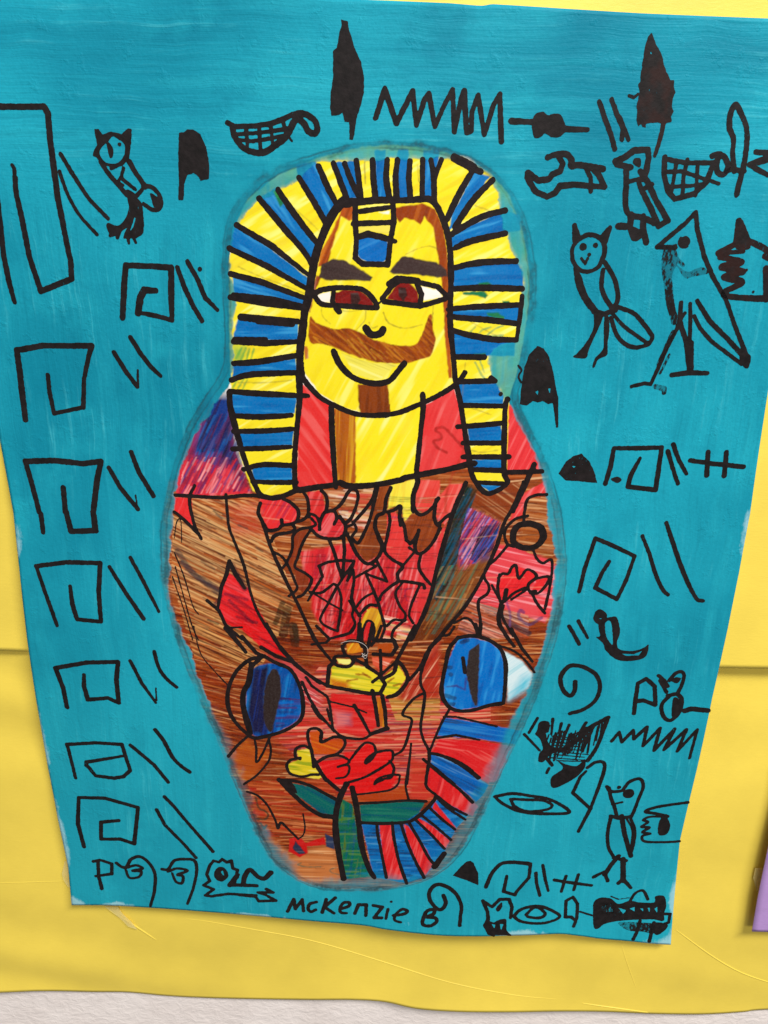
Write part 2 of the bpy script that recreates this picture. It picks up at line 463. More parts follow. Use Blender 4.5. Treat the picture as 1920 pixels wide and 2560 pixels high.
def parse(tile, spec, wf=1.1):
    """lines: 'l W pts' straight, 'c W pts' smooth, 'p pts' polygon, 'q pts' smooth polygon, 'e/f' the same erased, 'd R x,y' dot"""
    items = []
    for ln in spec.strip().splitlines():
        ln = ln.strip()
        if not ln: continue
        if ln[0] == '@' and len(ln) == 2:
            tile = ln[1]; continue
        k, rest = ln.split(None, 1)
        if k in 'lc':
            w, rest = rest.split(None, 1)
            p = pts(tile, rest)
            r = float(w) * TILES[tile][2] * local_scale(p[0]) / 2 * wf
            items.append(('s', catmull(p) if k == 'c' else p, r))
        elif k == 'd':
            w, rest = rest.split(None, 1)
            for p in pts(tile, rest):
                items.append(('s', np.array([p, p + 1e-5]), float(w) * TILES[tile][2] * local_scale(p)))
        else:
            p = pts(tile, rest)
            items.append(('P' if k in 'pq' else 'E', catmull(p, True) if k in 'qf' else p, 0))
    return items
INK_N = [0]
def ink(name, tile, spec, mat=None, parent=None, off=0.00013, label=None, wf=1.1):
    items = parse(tile, spec, wf)
    INK_N[0] += 1; seed = INK_N[0]
    allp = np.vstack([p for _, p, _ in items]); rm = max(r for _, _, r in items) + 0.0012
    lo, hi = allp.min(0) - rm, allp.max(0) + rm
    xs = np.arange(lo[0], hi[0] + CELL, CELL); zs = np.arange(lo[1], hi[1] + CELL, CELL)
    X, Z = np.meshgrid(xs, zs)
    F = np.full(X.shape, 1.0)
    def window(p, r):
        i0 = max(int((p[:, 0].min() - r - lo[0]) / CELL) - 1, 0); i1 = int((p[:, 0].max() + r - lo[0]) / CELL) + 3
        j0 = max(int((p[:, 1].min() - r - lo[1]) / CELL) - 1, 0); j1 = int((p[:, 1].max() + r - lo[1]) / CELL) + 3
        return slice(j0, j1), slice(i0, i1)
    for kind, p, r in items:
        if kind == 's':
            cum = np.r_[0, np.cumsum(np.linalg.norm(np.diff(p, axis=0), axis=1))]
            rr = r * (0.90 + 0.24 * vnoise(cum / 0.011, cum * 0 + seed, seed))
            rr[0] = r * 1.02; rr[-1] *= random.choice((0.8, 0.95, 1.05))
            for i in range(len(p) - 1):
                w = window(p[i:i + 2], max(rr[i], rr[i + 1]) + 0.001)
                F[w] = np.minimum(F[w], seg_dist(X[w], Z[w], p[i], p[i + 1], rr[i], rr[i + 1]))
        else:
            w = window(p, 0.001)
            d = poly_sdf(X[w], Z[w], p)
            F[w] = np.minimum(F[w], d) if kind == 'P' else np.maximum(F[w], -d)
    F = F + (vnoise(X / 0.0013, Z / 0.0013, seed) - 0.5) * 0.00030 + (vnoise(X / 0.0005, Z / 0.0005, seed + 9) - 0.5) * 0.00018
    ins = F < 0
    ny, nx = F.shape
    cid = np.full(F.shape, -1, np.int64); cid[ins] = np.arange(ins.sum()); nvt = int(ins.sum())
    V = [np.stack([X[ins], Z[ins]], 1)]
    def crossings(A, B, XA, ZA, XB, ZB, ia, ib):
        nonlocal nvt
        mk = ia != ib; ids = np.full(mk.shape, -1, np.int64); n = int(mk.sum())
        t = A[mk] / (A[mk] - B[mk])
        V.append(np.stack([XA[mk] + t * (XB[mk] - XA[mk]), ZA[mk] + t * (ZB[mk] - ZA[mk])], 1))
        ids[mk] = nvt + np.arange(n); nvt += n
        return ids
    eh = crossings(F[:, :-1], F[:, 1:], X[:, :-1], Z[:, :-1], X[:, 1:], Z[:, 1:], ins[:, :-1], ins[:, 1:])
    ev = crossings(F[:-1], F[1:], X[:-1], Z[:-1], X[1:], Z[1:], ins[:-1], ins[1:])
    cs = [cid[:-1, :-1], cid[:-1, 1:], cid[1:, 1:], cid[1:, :-1]]
    es = [eh[:-1], ev[:, 1:], eh[1:], ev[:, :-1]]
    case = sum((cs[k] >= 0).astype(int) << k for k in range(4))
    faces = []
    for cc in range(1, 16):
        mk = case == cc
        if not mk.any(): continue
        cols = []
        for k in range(4):
            inn, nxt = (cc >> k) & 1, (cc >> ((k + 1) % 4)) & 1
            if inn: cols.append(cs[k][mk])
            if inn != nxt: cols.append(es[k][mk])
        faces.extend(np.stack(cols, 1).tolist())
    V = np.vstack(V)
    co = np.stack([V[:, 0], -h_paint(V[:, 0], V[:, 1]) - off, V[:, 1]], 1) - BASE
    sizes = np.array([len(f) for f in faces]); flat = np.concatenate([np.array(f) for f in faces]) if faces else np.zeros(0)
    me = bpy.data.meshes.new(name)
    me.vertices.add(len(co)); me.vertices.foreach_set('co', co.astype(np.float32).ravel())
    me.loops.add(int(sizes.sum())); me.loops.foreach_set('vertex_index', flat.astype(np.int32))
    me.polygons.add(len(sizes)); me.polygons.foreach_set('loop_start', np.r_[0, np.cumsum(sizes)[:-1]].astype(np.int32))
    me.update(calc_edges=True)
    me.polygons.foreach_set('use_smooth', np.ones(len(sizes), bool))
    me.materials.append(mat or M_INK)
    o = link(bpy.data.objects.new(name, me), parent or painting)
    if label: o['label'] = label
    return o

# ---------------- colouring: a fine pigment field over the coffin, then cut into parts
OUTER = catmull(pts('Z', '700,338 760,322 830,315 920,322 990,338 1050,368 1092,412 1122,470 1138,530 1146,600 1144,680 1132,760 1118,820 1110,862 1130,912 1165,985 1192,1065 1208,1150 1214,1230 1206,1310 1192,1380 1166,1460 1126,1560 1080,1660 1034,1760 988,1840 930,1890 860,1914 780,1919 700,1915 640,1892 590,1850 555,1785 515,1690 475,1590 434,1500 394,1400 370,1310 358,1220 356,1130 368,1060 384,1000 414,920 452,860 488,800 496,740 492,650 490,560 500,480 540,418 600,372'), True, 5)
CLEAN = catmull(pts('Z', '546,444 582,420 610,407 644,389 689,353 778,347 955,341 1005,339 1029,356 1063,389 1080,454 1096,516 1113,562 1127,598 1127,639 1121,690 1115,735 1085,745 1055,772 1062,805 1089,860 1099,874 1132,934 1161,999 1179,1068 1183,1120 1198,1183 1200,1208 1196,1245 1192,1308 1180,1362 1166,1417 1152,1460 1134,1500 1112,1545 1090,1590 1070,1630 1058,1660 1044,1690 1014,1749 987,1789 972,1822 960,1839 937,1870 916,1895 868,1903 835,1891 785,1895 744,1901 692,1908 650,1900 630,1874 607,1845 578,1810 546,1770 532,1728 521,1693 498,1641 491,1619 471,1567 450,1515 433,1477 414,1417 391,1360 368,1304 366,1224 372,1141 377,1074 384,1043 404,975 437,915 482,850 497,830 503,770 502,703 512,653 497,596 497,563 498,552 510,492'), True, 4)
GS = 0.00042
gx0, gz0 = OUTER.min(0) - 0.016; gx1, gz1 = OUTER.max(0) + 0.016
GX, GZ = np.meshgrid(np.arange(gx0, gx1, GS), np.arange(gz0, gz1, GS))
COL = np.zeros(GX.shape + (3,)); COL[:] = lin((240, 236, 226))
LAB = np.zeros(GX.shape, np.int32)
LABELS = {0: ('coffin_figure', None)}
D_OUT, D_IN = poly_sdf(GX, GZ, OUTER), poly_sdf(GX, GZ, CLEAN)
D_IN = D_IN - 0.0005 * sstep(1.20, 1.17, GZ) * sstep(0.03, 0.06, GX)      # thinner teal over the lower right rim
COL[D_IN > 0.0005] = lin((20, 116, 136))

def window_of(p, pad=0.002):
    i0 = max(int((p[:, 0].min() - pad - gx0) / GS), 0); i1 = max(int((p[:, 0].max() + pad - gx0) / GS) + 2, 0)
    j0 = max(int((p[:, 1].min() - pad - gz0) / GS), 0); j1 = max(int((p[:, 1].max() + pad - gz0) / GS) + 2, 0)
    return slice(j0, j1), slice(i0, i1)
FS = [100]
def streaks(w, ang, long_, wide, seed):
    a = math.radians(ang); x, z = GX[w], GZ[w]
    s, t = x * math.cos(a) + z * math.sin(a), -x * math.sin(a) + z * math.cos(a)
    t = t + 0.0012 * (vnoise(s / 0.03, t / 0.02, seed + 5) - 0.5)
    return 0.62 * vnoise(s / long_, t / wide, seed) + 0.38 * vnoise(s / (long_ * 0.5), t / (wide * 0.45), seed + 3)
def fill(tile, text, col, light=None, amt=0.5, dark=None, damt=0.4, ang=0, long_=0.03, wide=0.0016, soft=0.0004, alpha=1.0,
         smooth=False, part=None, label=None, p=None):
    """one coloured-in area: marker colour, paler gaps and darker overlaps running along the pen direction"""
    FS[0] += 11; sd = FS[0]
    if p is None:
        p = pts(tile, text)
        if smooth: p = catmull(p, True, 5)
    w = window_of(p, soft + 0.001)
    if GX[w].size == 0: return
    x, z = GX[w], GZ[w]
    d = poly_sdf(x, z, p) + (vnoise(x / 0.002, z / 0.002, sd) - 0.5) * 0.0006
    mk = np.clip(0.5 - d / (2 * soft), 0, 1)
    st = streaks(w, ang, long_, wide, sd)
    c = np.empty(x.shape + (3,)); c[:] = lin(col)
    lt = lin(light) if light is not None else lin(col) * 0.55 + 0.42
    dk = lin(dark) if dark is not None else lin(col) * 0.62
    k = (sstep(0.56, 0.82, st) * amt)[..., None]; c = c * (1 - k) + lt * k
    k = (sstep(0.44, 0.2, st) * damt)[..., None]; c = c * (1 - k) + dk * k
    pt = vnoise(x / 0.012, z / 0.012, sd + 2); k = (sstep(0.55, 0.9, pt) * 0.22 * min(1, 2.5 * amt))[..., None]; c = c * (1 - k) + (c * 0.7 + lt * 0.3) * k
    m = (mk * alpha)[..., None]
    COL[w] = COL[w] * (1 - m) + c * m
    if part:
        lid = len(LABELS); LABELS[lid] = (part, label)
        sub = LAB[w]; sub[d < 0] = lid; LAB[w] = sub
def pen(tile, kind, W, text, col, alpha=0.8, rough=0.35):
    """a single stroke of coloured pen or pencil"""
    FS[0] += 7; sd = FS[0]
    p = pts(tile, text)
    if kind == 'c': p = catmull(p, False, 5)
    r = W * TILES[tile][2] * local_scale(p[0]) / 2
    w = window_of(p, r + 0.001); x, z = GX[w], GZ[w]
    if x.size == 0: return
    d = np.full(x.shape, 1.0)
    for i in range(len(p) - 1):
        d = np.minimum(d, seg_dist(x, z, p[i], p[i + 1], r, r))
    d = d + (vnoise(x / 0.0014, z / 0.0014, sd) - 0.5) * 0.0005
    m = np.clip(0.5 - d / 0.0008, 0, 1) * alpha * (1 - rough * vnoise(x / 0.0022, z / 0.0022, sd + 1))
    COL[w] = COL[w] * (1 - m[..., None]) + lin(col) * m[..., None]
def hatch(tile, text, cols, n, ang, length, width, alpha=0.6, jit=6):
    """many separate pen strokes inside an outline"""
    FS[0] += 5
    p = pts(tile, text)
    lo, hi = p.min(0), p.max(0)
    for _ in range(n):
        q = lo + rng.random(2) * (hi - lo)
        a = math.radians(ang(q) if callable(ang) else ang) + math.radians(rng.normal() * jit * 0.5)
        L = length * (0.5 + rng.random()); wd = width * (0.6 + 0.8 * rng.random()) / 2
        e = np.array([math.cos(a), math.sin(a)]) * L / 2
        sg = np.array([q - e, q + e])
        w = window_of(sg, wd + 0.001); x, z = GX[w], GZ[w]
        if x.size == 0: continue
        d = seg_dist(x, z, sg[0], sg[1], wd, wd * 0.7)
        ins = poly_sdf(x, z, p) < 0
        m = np.clip(0.5 - d / 0.0007, 0, 1) * ins * alpha * (0.6 + 0.4 * rng.random())
        m = m * (0.65 + 0.5 * vnoise((x * math.cos(a) + z * math.sin(a)) / 0.004, (z * math.cos(a) - x * math.sin(a)) / 0.0006, FS[0]))
        c = lin(cols[rng.integers(len(cols))])
        m = np.clip(m, 0, 1)[..., None]
        COL[w] = COL[w] * (1 - m) + c * m

YE, YEL, YED = (238, 220, 44), (247, 242, 150), (222, 194, 30)
BL, BLL, BLD = (0, 106, 174), (60, 158, 210), (0, 78, 146)
RE, REL, RED = (222, 52, 54), (242, 140, 138), (196, 34, 44)
BR, BRL, BRD = (152, 74, 28), (222, 162, 104), (104, 46, 20)
GR, GRL, GRD = (0, 92, 88), (60, 150, 110), (0, 52, 60)

# torso: brown pen first, slanting lines
def flow(q):                                            # pen direction turns across the body
    return -24 * sstep(-0.02, -0.12, q[0]) * sstep(1.13, 1.19, q[1]) + 4
body = '360,1040 700,1000 1175,1000 1222,1150 1224,1250 1204,1390 1134,1570 1044,1770 950,1900 790,1930 640,1910 575,1860 484,1660 384,1400 345,1240'
fill('Z', body, (160, 80, 32), (222, 160, 100), 0.7, BRD, 0.6, -5, 0.05, 0.0012, 0.001)
hatch('Z', body, [(128, 54, 20), (150, 70, 26), (178, 90, 36), (108, 44, 18), (204, 136, 80), (232, 190, 144), (168, 74, 30), (96, 40, 18), (150, 62, 24)], 2300, flow, 0.05, 0.00085, 0.85, 4)
hatch('Z', '375,1080 560,1080 640,1300 560,1450 420,1420 370,1250', [(196, 110, 50), (226, 176, 118), (120, 56, 24), (232, 190, 130), (90, 50, 30)], 700, -27, 0.045, 0.0008, 0.8, 4)
# lower belly: red over pink and tan
low = '690,1440 960,1470 1060,1480 1060,1600 940,1720 740,1720 600,1600 640,1500'
fill('Z', low, (206, 78, 62), (236, 176, 140), 0.75, (170, 50, 40), 0.5, 2, 0.05, 0.0014, 0.008, 0.92)
hatch('Z', low, [(220, 54, 56), (226, 96, 92), (238, 190, 160), (150, 62, 34), (196, 40, 46), (236, 160, 140), (130, 80, 110)], 800, 4, 0.04, 0.0008, 0.8, 4)
hatch('T', '1100,700 1659,650 1659,1000 1200,1000', [(226, 186, 110), (206, 140, 70), (236, 206, 150), (150, 80, 40), (160, 150, 60)], 110, 2, 0.03, 0.0011, 0.7, 4)
# tan lower left
fill('V', '480,900 700,1080 1140,900 1200,1200 1240,1330 900,1380 760,1330 600,1050', (206, 140, 88), (238, 196, 150), 0.8, (160, 92, 46), 0.5, 0, 0.05, 0.0015, 0.004)
hatch('V', '240,300 1150,300 1160,860 480,880 330,650', [(150, 70, 30), (176, 84, 40), (200, 110, 60), (226, 160, 110), (190, 60, 40)], 220, -5, 0.04, 0.0011, 0.7, 4)
# reds on the chest
fill('P', '150,180 330,190 345,480 150,330', RE, (240, 150, 160), 0.5, RED, 0.4, 70, part='robe_patch')
fill('P', '1040,190 1250,190 1400,290 1425,430 1260,480 1130,530 1060,420', RE, REL, 0.4, (150, 50, 90), 0.5, 60, smooth=True, part='petal')
fill('P', '700,300 1000,220 1060,430 1080,560 760,560', (196, 70, 46), (240, 170, 140), 0.6, (140, 60, 30), 0.5, -12, alpha=0.65, soft=0.004)
fill('P', '720,960 930,1130 1000,1300 1200,1659 @S 1370,370 1050,240 850,60 @P 700,1500 610,1350 640,1100', (224, 44, 48), (240, 110, 120), 0.35, (130, 24, 50), 0.6, -35, part='feather')
fill('S', '1000,300 1370,390 1659,620 1659,900 1500,800 1250,400', (214, 100, 100), (246, 206, 200), 0.8, (176, 40, 60), 0.4, -33, 0.05, 0.0013, 0.003)
fill('Q', '200,740 500,690 700,650 760,620 860,800 1060,740 1120,500 1300,600 1560,700 1600,900 1560,1050 1480,1330 1400,1500 1080,1659 500,1659 330,1350 320,1150 250,950', (214, 48, 54), (240, 150, 146), 0.5, (176, 34, 46), 0.5, 80, 0.03, 0.0022, 0.0012, part='chest_panel')
hatch('Q', '330,760 1500,800 1450,1400 1100,1640 520,1620 330,1300', [(226, 60, 60), (188, 34, 44), (240, 160, 156), (226, 50, 50), (160, 30, 60), (120, 24, 34)], 420, 76, 0.018, 0.0010, 0.6, 22)
hatch('Q', '1080,1400 1400,1480 1300,1659 1060,1659', [(240, 220, 160), (236, 170, 150), (244, 236, 220), (220, 80, 80)], 40, -10, 0.02, 0.0018, 0.8)
fill('Q', '290,120 430,110 480,320 440,360 340,360 300,320', (212, 52, 50), REL, 0.35, RED, 0.4, 70, part='petal')
fill('Q', '310,380 470,340 580,340 680,470 640,590 450,590 330,510', (214, 48, 56), (240, 150, 150), 0.4, RED, 0.4, 60, part='petal')
fill('Q', '1110,360 1200,320 1260,470 1320,640 1400,720 1260,880 1110,740', (222, 66, 62), REL, 0.4, RED, 0.4, 75, part='petal')
fill('Q', '1400,0 1659,0 1659,470 1600,270 1500,350 1400,300', (224, 76, 66), (240, 160, 150), 0.4, (206, 50, 50), 0.5, 70, part='petal')
fill('R', '380,460 500,300 590,40 430,40 300,200 280,400', (224, 80, 72), (240, 160, 150), 0.4, (204, 52, 52), 0.5, 70)
fill('R', '0,780 240,700 400,440 330,760 250,1080 60,1600 0,1500', (216, 62, 64), (240, 160, 160), 0.5, RED, 0.4, 80)
fill('Q', '1150,50 1400,-10 1380,330 1290,430 1250,250 1120,300', (238, 222, 70), (240, 236, 170), 0.3, (230, 170, 40), 0.3, 80, part='petal')
for y in (170, 190, 210, 270, 330, 380):
    pen('Q', 'l', 9, f'1110,{y} 1250,{y+12} 1650,{y+25}', (60, 110, 60) if y % 20 else (60, 60, 120), 0.55)
fill('Q', '1050,70 1130,70 1090,320 1010,380 985,520 1050,640 1040,770 900,850 800,750 730,620 830,640 900,520 970,300', (140, 66, 26), (176, 96, 42), 0.5, BRD, 0.5, 75, part='drop')
fill('Q', '1330,400 1450,350 1590,290 1659,490 1560,680 1450,750 1330,640 1290,480', (150, 70, 30), (186, 104, 52), 0.5, BRD, 0.5, 75, part='drop')
fill('Q', '290,510 200,740 160,880 300,980 300,1080 240,1170 180,1120 150,950 80,850 150,560', (140, 58, 28), (170, 84, 40), 0.4, BRD, 0.4, 75, part='drop')
hatch('Q', '480,120 1000,60 900,520 700,480', [(226, 180, 130), (190, 90, 60), (214, 70, 60), (150, 80, 40), (242, 222, 200)], 90, -6, 0.014, 0.0016, 0.75)
# right diagonal band
band = '600,30 700,60 1150,60 1000,440 900,750 760,1000 620,1250 480,1480 280,1659 30,1659 180,1380 260,1080 360,700 470,330'
fill('R', band, (132, 74, 34), (190, 134, 74), 0.6, (70, 46, 26), 0.6, 62, 0.035, 0.0016, part='crossed_band')
fill('R', '700,120 1180,20 1000,430 640,250', (140, 64, 26), (226, 180, 130), 0.5, BRD, 0.4, -34, 0.05, 0.0016)
fill('R', '610,270 960,440 880,700 700,850 540,940 500,720', (196, 70, 84), (238, 170, 180), 0.5, (50, 50, 130), 0.8, 62, 0.02, 0.0018, 0.0016)
fill('R', '640,660 740,640 800,740 700,860 620,800', (0, 96, 190), (60, 160, 220), 0.4, (30, 40, 120), 0.6, 62, soft=0.001)
fill('R', '540,740 640,640 820,430 900,520 800,700 860,820 760,840', (44, 50, 124), (60, 120, 190), 0.4, (90, 30, 80), 0.6, 62, alpha=0.6, soft=0.002)
fill('R', '600,40 690,100 560,400 430,800 330,1100 270,1080 380,700 480,330', (24, 40, 30), (16, 96, 110), 0.6, (20, 20, 18), 0.7, 64, 0.03, 0.0015, 0.0014)
hatch('R', '600,60 720,110 640,320 540,700 470,1000 330,1300 250,1200 300,1000 420,600', [(20, 30, 24), (0, 80, 110), (40, 56, 28), (14, 16, 18), (24, 40, 40), (60, 40, 20)], 260, 65, 0.025, 0.0011, 0.8, 4)
hatch('R', '620,280 960,440 860,720 700,860 540,900 520,700', [(40, 40, 120), (0, 90, 190), (210, 60, 80), (236, 170, 190), (90, 30, 80), (30, 30, 60)], 190, 62, 0.018, 0.0009, 0.85, 5)
hatch('R', '760,480 960,440 880,720 700,860 640,820', [(20, 24, 60), (0, 80, 170), (60, 20, 50), (20, 20, 30)], 90, 62, 0.016, 0.0010, 0.8, 5)
hatch('R', '300,900 760,850 620,1250 300,1600 100,1600', [(40, 110, 100), (150, 84, 40), (200, 140, 80), (90, 60, 30), (60, 130, 100)], 90, 66, 0.02, 0.0014, 0.6)
# right of the band
fill('R', '1180,150 1440,0 1440,150 1230,200 1180,380 1050,420', (222, 70, 70), (242, 170, 170), 0.4, RED, 0.4, 60, part='robe_patch')
fill('R', '920,660 1300,720 1530,880 1530,1300 1420,1480 1100,1380 800,1300 640,1250 800,950', (222, 76, 84), (244, 178, 184), 0.65, (190, 46, 60), 0.4, -12, 0.04, 0.0016, 0.001, part='robe_patch')
fill('R', '980,1000 1120,900 1300,960 1330,1010 1240,1120 1000,1250 940,1120', (224, 42, 48), REL, 0.15, RED, 0.4, 60, smooth=True, part='flower')
fill('R', '1330,1040 1450,1010 1400,1120 1280,1160', (224, 42, 48), REL, 0.15, RED, 0.4, 60, part='petal')
hatch('R', '620,1250 1250,1400 1250,1640 480,1640', [(190, 90, 60), (226, 150, 130), (150, 74, 40), (60, 50, 70), (236, 200, 180), (206, 110, 60)], 190, -22, 0.035, 0.0011, 0.75, 5)
pen('R', 'c', 60, '980,1440 1100,1510 1250,1590', (46, 44, 66), 0.75); pen('R', 'c', 34, '1380,1430 1250,1500 1150,1420 1160,1350 1200,1370', (66, 60, 120), 0.7); pen('R', 'c', 26, '1020,1250 1060,1400 1050,1560', (90, 60, 130), 0.6)
hatch('R', '1230,200 1440,170 1520,700 1500,820 1340,800 1130,700', [(150, 78, 30), (176, 100, 44), (226, 180, 130), (130, 60, 26)], 130, -7, 0.035, 0.0011, 0.75, 4)
fill('T', '1340,600 1540,280 1659,150 1659,760 1300,800 1220,760', (190, 76, 52), (240, 200, 170), 0.75, (160, 50, 40), 0.5, 62, 0.03, 0.0013, 0.002)
# smears
for a in ('180,740 330,950 480,1050 620,1140', '230,860 380,1000 600,1170'):
    pen('P', 'c', 60, a, (52, 50, 58), 0.7)
pen('P', 'c', 55, '1270,1280 1200,1480', (50, 44, 26), 0.75); pen('P', 'c', 90, '1320,1340 1280,1600', (50, 44, 26), 0.75); pen('P', 'c', 60, '1400,1520 1420,1659', (50, 44, 26), 0.75); pen('S', 'c', 90, '1380,20 1400,200', (52, 44, 28), 0.75)
pen('P', 'c', 70, '740,880 880,1120', (66, 28, 44), 0.75)
for a in ('680,1180 900,1240', '720,1250 960,1480', '800,1420 1000,1480', '560,1300 640,1200'):
    pen('P', 'c', 34, a, (84, 24, 60), 0.6)
for a in ('500,1450 600,1490', '430,840 560,920', '560,320 640,400', '820,470 900,500', '1000,700 1060,740'):
    pen('P', 'c', 26, a, (70, 70, 60), 0.6)
for i in range(9):
    y = 300 + i * 150
    pen('Q', 'c', 7, f'{900+i*20},{y} 1300,{y+20} 1659,{y+10}', (90, 30, 40), 0.6)
    pen('R', 'c', 7, f'-50,{y} 300,{y+40} {700+20*i},{y+30}', (60, 40, 30), 0.6)
pen('Q', 'c', 12, '500,1330 560,1330 560,1380 500,1400 590,1400 590,1470 480,1470', (120, 20, 40), 0.7)
pen('Q', 'c', 12, '1380,1110 1300,1150 1320,1250 1420,1260', (110, 40, 90), 0.6)
pen('T', 'l', 24, '570,990 720,1030', (70, 60, 120), 0.7); pen('T', 'l', 18, '620,930 740,960', (90, 80, 130), 0.6)

hatch('Z', '380,1080 1190,1060 1205,1240 1150,1450 1060,1640 960,1840 700,1890 600,1820 420,1400 370,1240', [(50, 24, 18), (30, 20, 24), (90, 30, 24), (40, 30, 50), (236, 190, 150)], 330, flow, 0.028, 0.0007, 0.5, 8)
# scarab in its ring
fill('S', '1050,420 1250,420 1400,540 1470,800 1450,960 1300,1080 1000,1170 900,950 900,650 960,480', (0, 70, 146), (20, 130, 200), 0.55, (14, 20, 66), 0.75, 80, 0.02, 0.0022, 0.0006, smooth=True, part='scarab')
fill('S', '970,470 1130,440 1080,700 1110,1150 960,1120 910,900', (22, 22, 60), (20, 60, 150), 0.4, (20, 14, 30), 0.6, 80, soft=0.0015)
hatch('S', '1200,750 1460,780 1440,980 1200,1100', [(20, 30, 90), (0, 100, 190), (70, 30, 90)], 34, 3, 0.012, 0.0016, 0.7)
fill('S', '1150,480 1230,500 1255,700 1200,950 1150,1120 1080,1000 1080,700', (50, 38, 36), (70, 56, 52), 0.4, (40, 30, 28), 0.4, 88, smooth=True, part='wing_case')
# capsule
fill('U', '520,150 680,140 850,190 960,280 1000,420 990,810 700,870 540,890 430,850 370,740 370,600 410,400', (0, 104, 186), (50, 156, 220), 0.55, (0, 70, 150), 0.6, 82, 0.02, 0.003, part='scarab')
fill('U', '980,270 1180,380 1290,520 1250,650 1040,790 1020,560', (206, 224, 228), (170, 210, 220), 0.5, (120, 196, 210), 0.5, 40, soft=0.0008, part='pale_patch')
fill('U', '1190,560 1285,530 1230,680 1050,790', (60, 180, 205), (150, 215, 225), 0.5, (30, 160, 190), 0.4, 50, soft=0.004)
fill('U', '630,280 740,200 740,400 720,850 690,850 640,700 600,500', (52, 42, 40), (66, 54, 50), 0.4, (38, 30, 28), 0.4, 88, part='wing_case')
for a in ('410,450 440,450', '440,520 445,525', '390,740 480,770', '420,830 470,830', '560,190 620,170'):
    pen('U', 'l', 46, a, (24, 26, 44), 0.75)
pen('U', 'l', 22, '410,650 500,640 590,680 600,560', (50, 34, 110), 0.8)
fill('U', '370,970 540,990 920,1060 1200,1110 1130,1250 880,1215 740,1190 300,1160', (0, 92, 176), (50, 140, 200), 0.5, (34, 40, 60), 0.75, -8, 0.02, 0.002, part='stripe')
fill('U', '240,1350 440,1400 740,1600 800,1659 480,1659', (0, 94, 176), (120, 150, 160), 0.6, (20, 44, 90), 0.6, -22, 0.015, 0.002)
fill('U', '320,1190 740,1210 900,1235 1090,1270 940,1620 860,1640 740,1580 600,1460 440,1380 250,1330', (220, 52, 58), (240, 150, 140), 0.5, RED, 0.4, -8, 0.03, 0.0016, part='stripe')
# offering bowl
fill('T', '540,440 760,420 900,450 1050,560 1230,430 1310,560 1200,720 1100,740 950,710 510,650', (234, 216, 64), (240, 236, 150), 0.5, (150, 170, 50), 0.6, -6, 0.03, 0.0016, part='bowl')
fill('T', '520,560 700,600 740,680 520,650', (206, 130, 40), (232, 190, 60), 0.5, BR, 0.4, 40, soft=0.002)
for a in ('790,520 900,530', '860,510 940,560', '700,590 800,570', '1120,600 1180,560', '1180,640 1250,620'):
    pen('T', 'c', 22, a, (160, 90, 30), 0.8)
fill('T', '690,210 810,190 860,290 700,310', (222, 150, 44), (240, 226, 90), 0.5, BR, 0.4, 60)
fill('T', '1010,200 1170,200 1160,300 1020,300', (190, 100, 34), (226, 160, 60), 0.5, BRD, 0.4, 10)
fill('T', '590,360 740,370 720,420 610,410', (240, 234, 140), (250, 250, 240), 0.5, YED, 0.3, 10)
fill('T', '950,340 1180,360 1060,500 960,420', (226, 120, 90), (250, 236, 220), 0.6, (200, 60, 40), 0.5, -20)
fill('Q', '900,1340 980,1360 1000,1450 930,1420', (226, 214, 60), YEL, 0.4, (90, 130, 40), 0.4, 60)
fill('Q', '830,1659 840,1480 880,1380 950,1320 1020,1340 1060,1440 1060,1560 1020,1659 970,1659 990,1560 960,1470 900,1450 860,1560 850,1659', (214, 160, 50), (236, 214, 70), 0.5, (150, 84, 30), 0.5, 70)
fill('Q', '870,1659 900,1480 950,1470 970,1560 940,1659', (214, 52, 56), REL, 0.4, RED, 0.4, 80)
# jar below the bowl
fill('T', '530,720 960,740 1000,1060 870,1180 600,1120 530,850', (222, 50, 52), (238, 130, 120), 0.45, (180, 30, 40), 0.5, -4, 0.03, 0.002, alpha=0.85, part='jar')
fill('T', '560,900 740,930 740,1050 580,1070', (220, 130, 130), (240, 190, 180), 0.6, (110, 80, 130), 0.5, -4, 0.02, 0.0018, 0.002)
fill('T', '1000,750 1075,760 1085,1070 1030,1060', (200, 120, 36), (230, 190, 60), 0.5, (150, 70, 26), 0.5, 86, part='jar_handle')
# flowers below
fill('T', '170,1310 300,1290 340,1420 450,1580 400,1610 260,1590 100,1540 80,1460 200,1400', (226, 206, 60), (240, 236, 160), 0.5, (120, 160, 40), 0.6, -6, 0.015, 0.0018, part='flower')
fill('T', '300,1120 420,1100 430,1230 640,1180 660,1260 560,1350 350,1350', (206, 104, 34), (230, 170, 50), 0.4, (170, 74, 26), 0.4, -18, part='flower')
fill('T', '400,1430 700,1390 900,1240 980,1270 980,1340 1160,1320 1170,1370 1190,1500 960,1659 500,1659', (226, 42, 44), (240, 110, 104), 0.3, (196, 30, 40), 0.4, 20, part='flower')
fill('W', '0,0 480,0 520,130 560,270 480,390 100,440 0,340', (226, 46, 46), (238, 120, 110), 0.35, (196, 34, 42), 0.4, 5, soft=0.001)
fill('W', '130,440 480,400 640,330 660,500 160,520', (190, 90, 40), (226, 170, 100), 0.5, BR, 0.5, 2, 0.04, 0.0014, 0.001)
fill('W', '680,60 880,130 850,340 940,460 840,510 680,480', (206, 74, 60), (226, 150, 110), 0.5, (160, 70, 34), 0.5, 2, 0.03, 0.0015, 0.002)
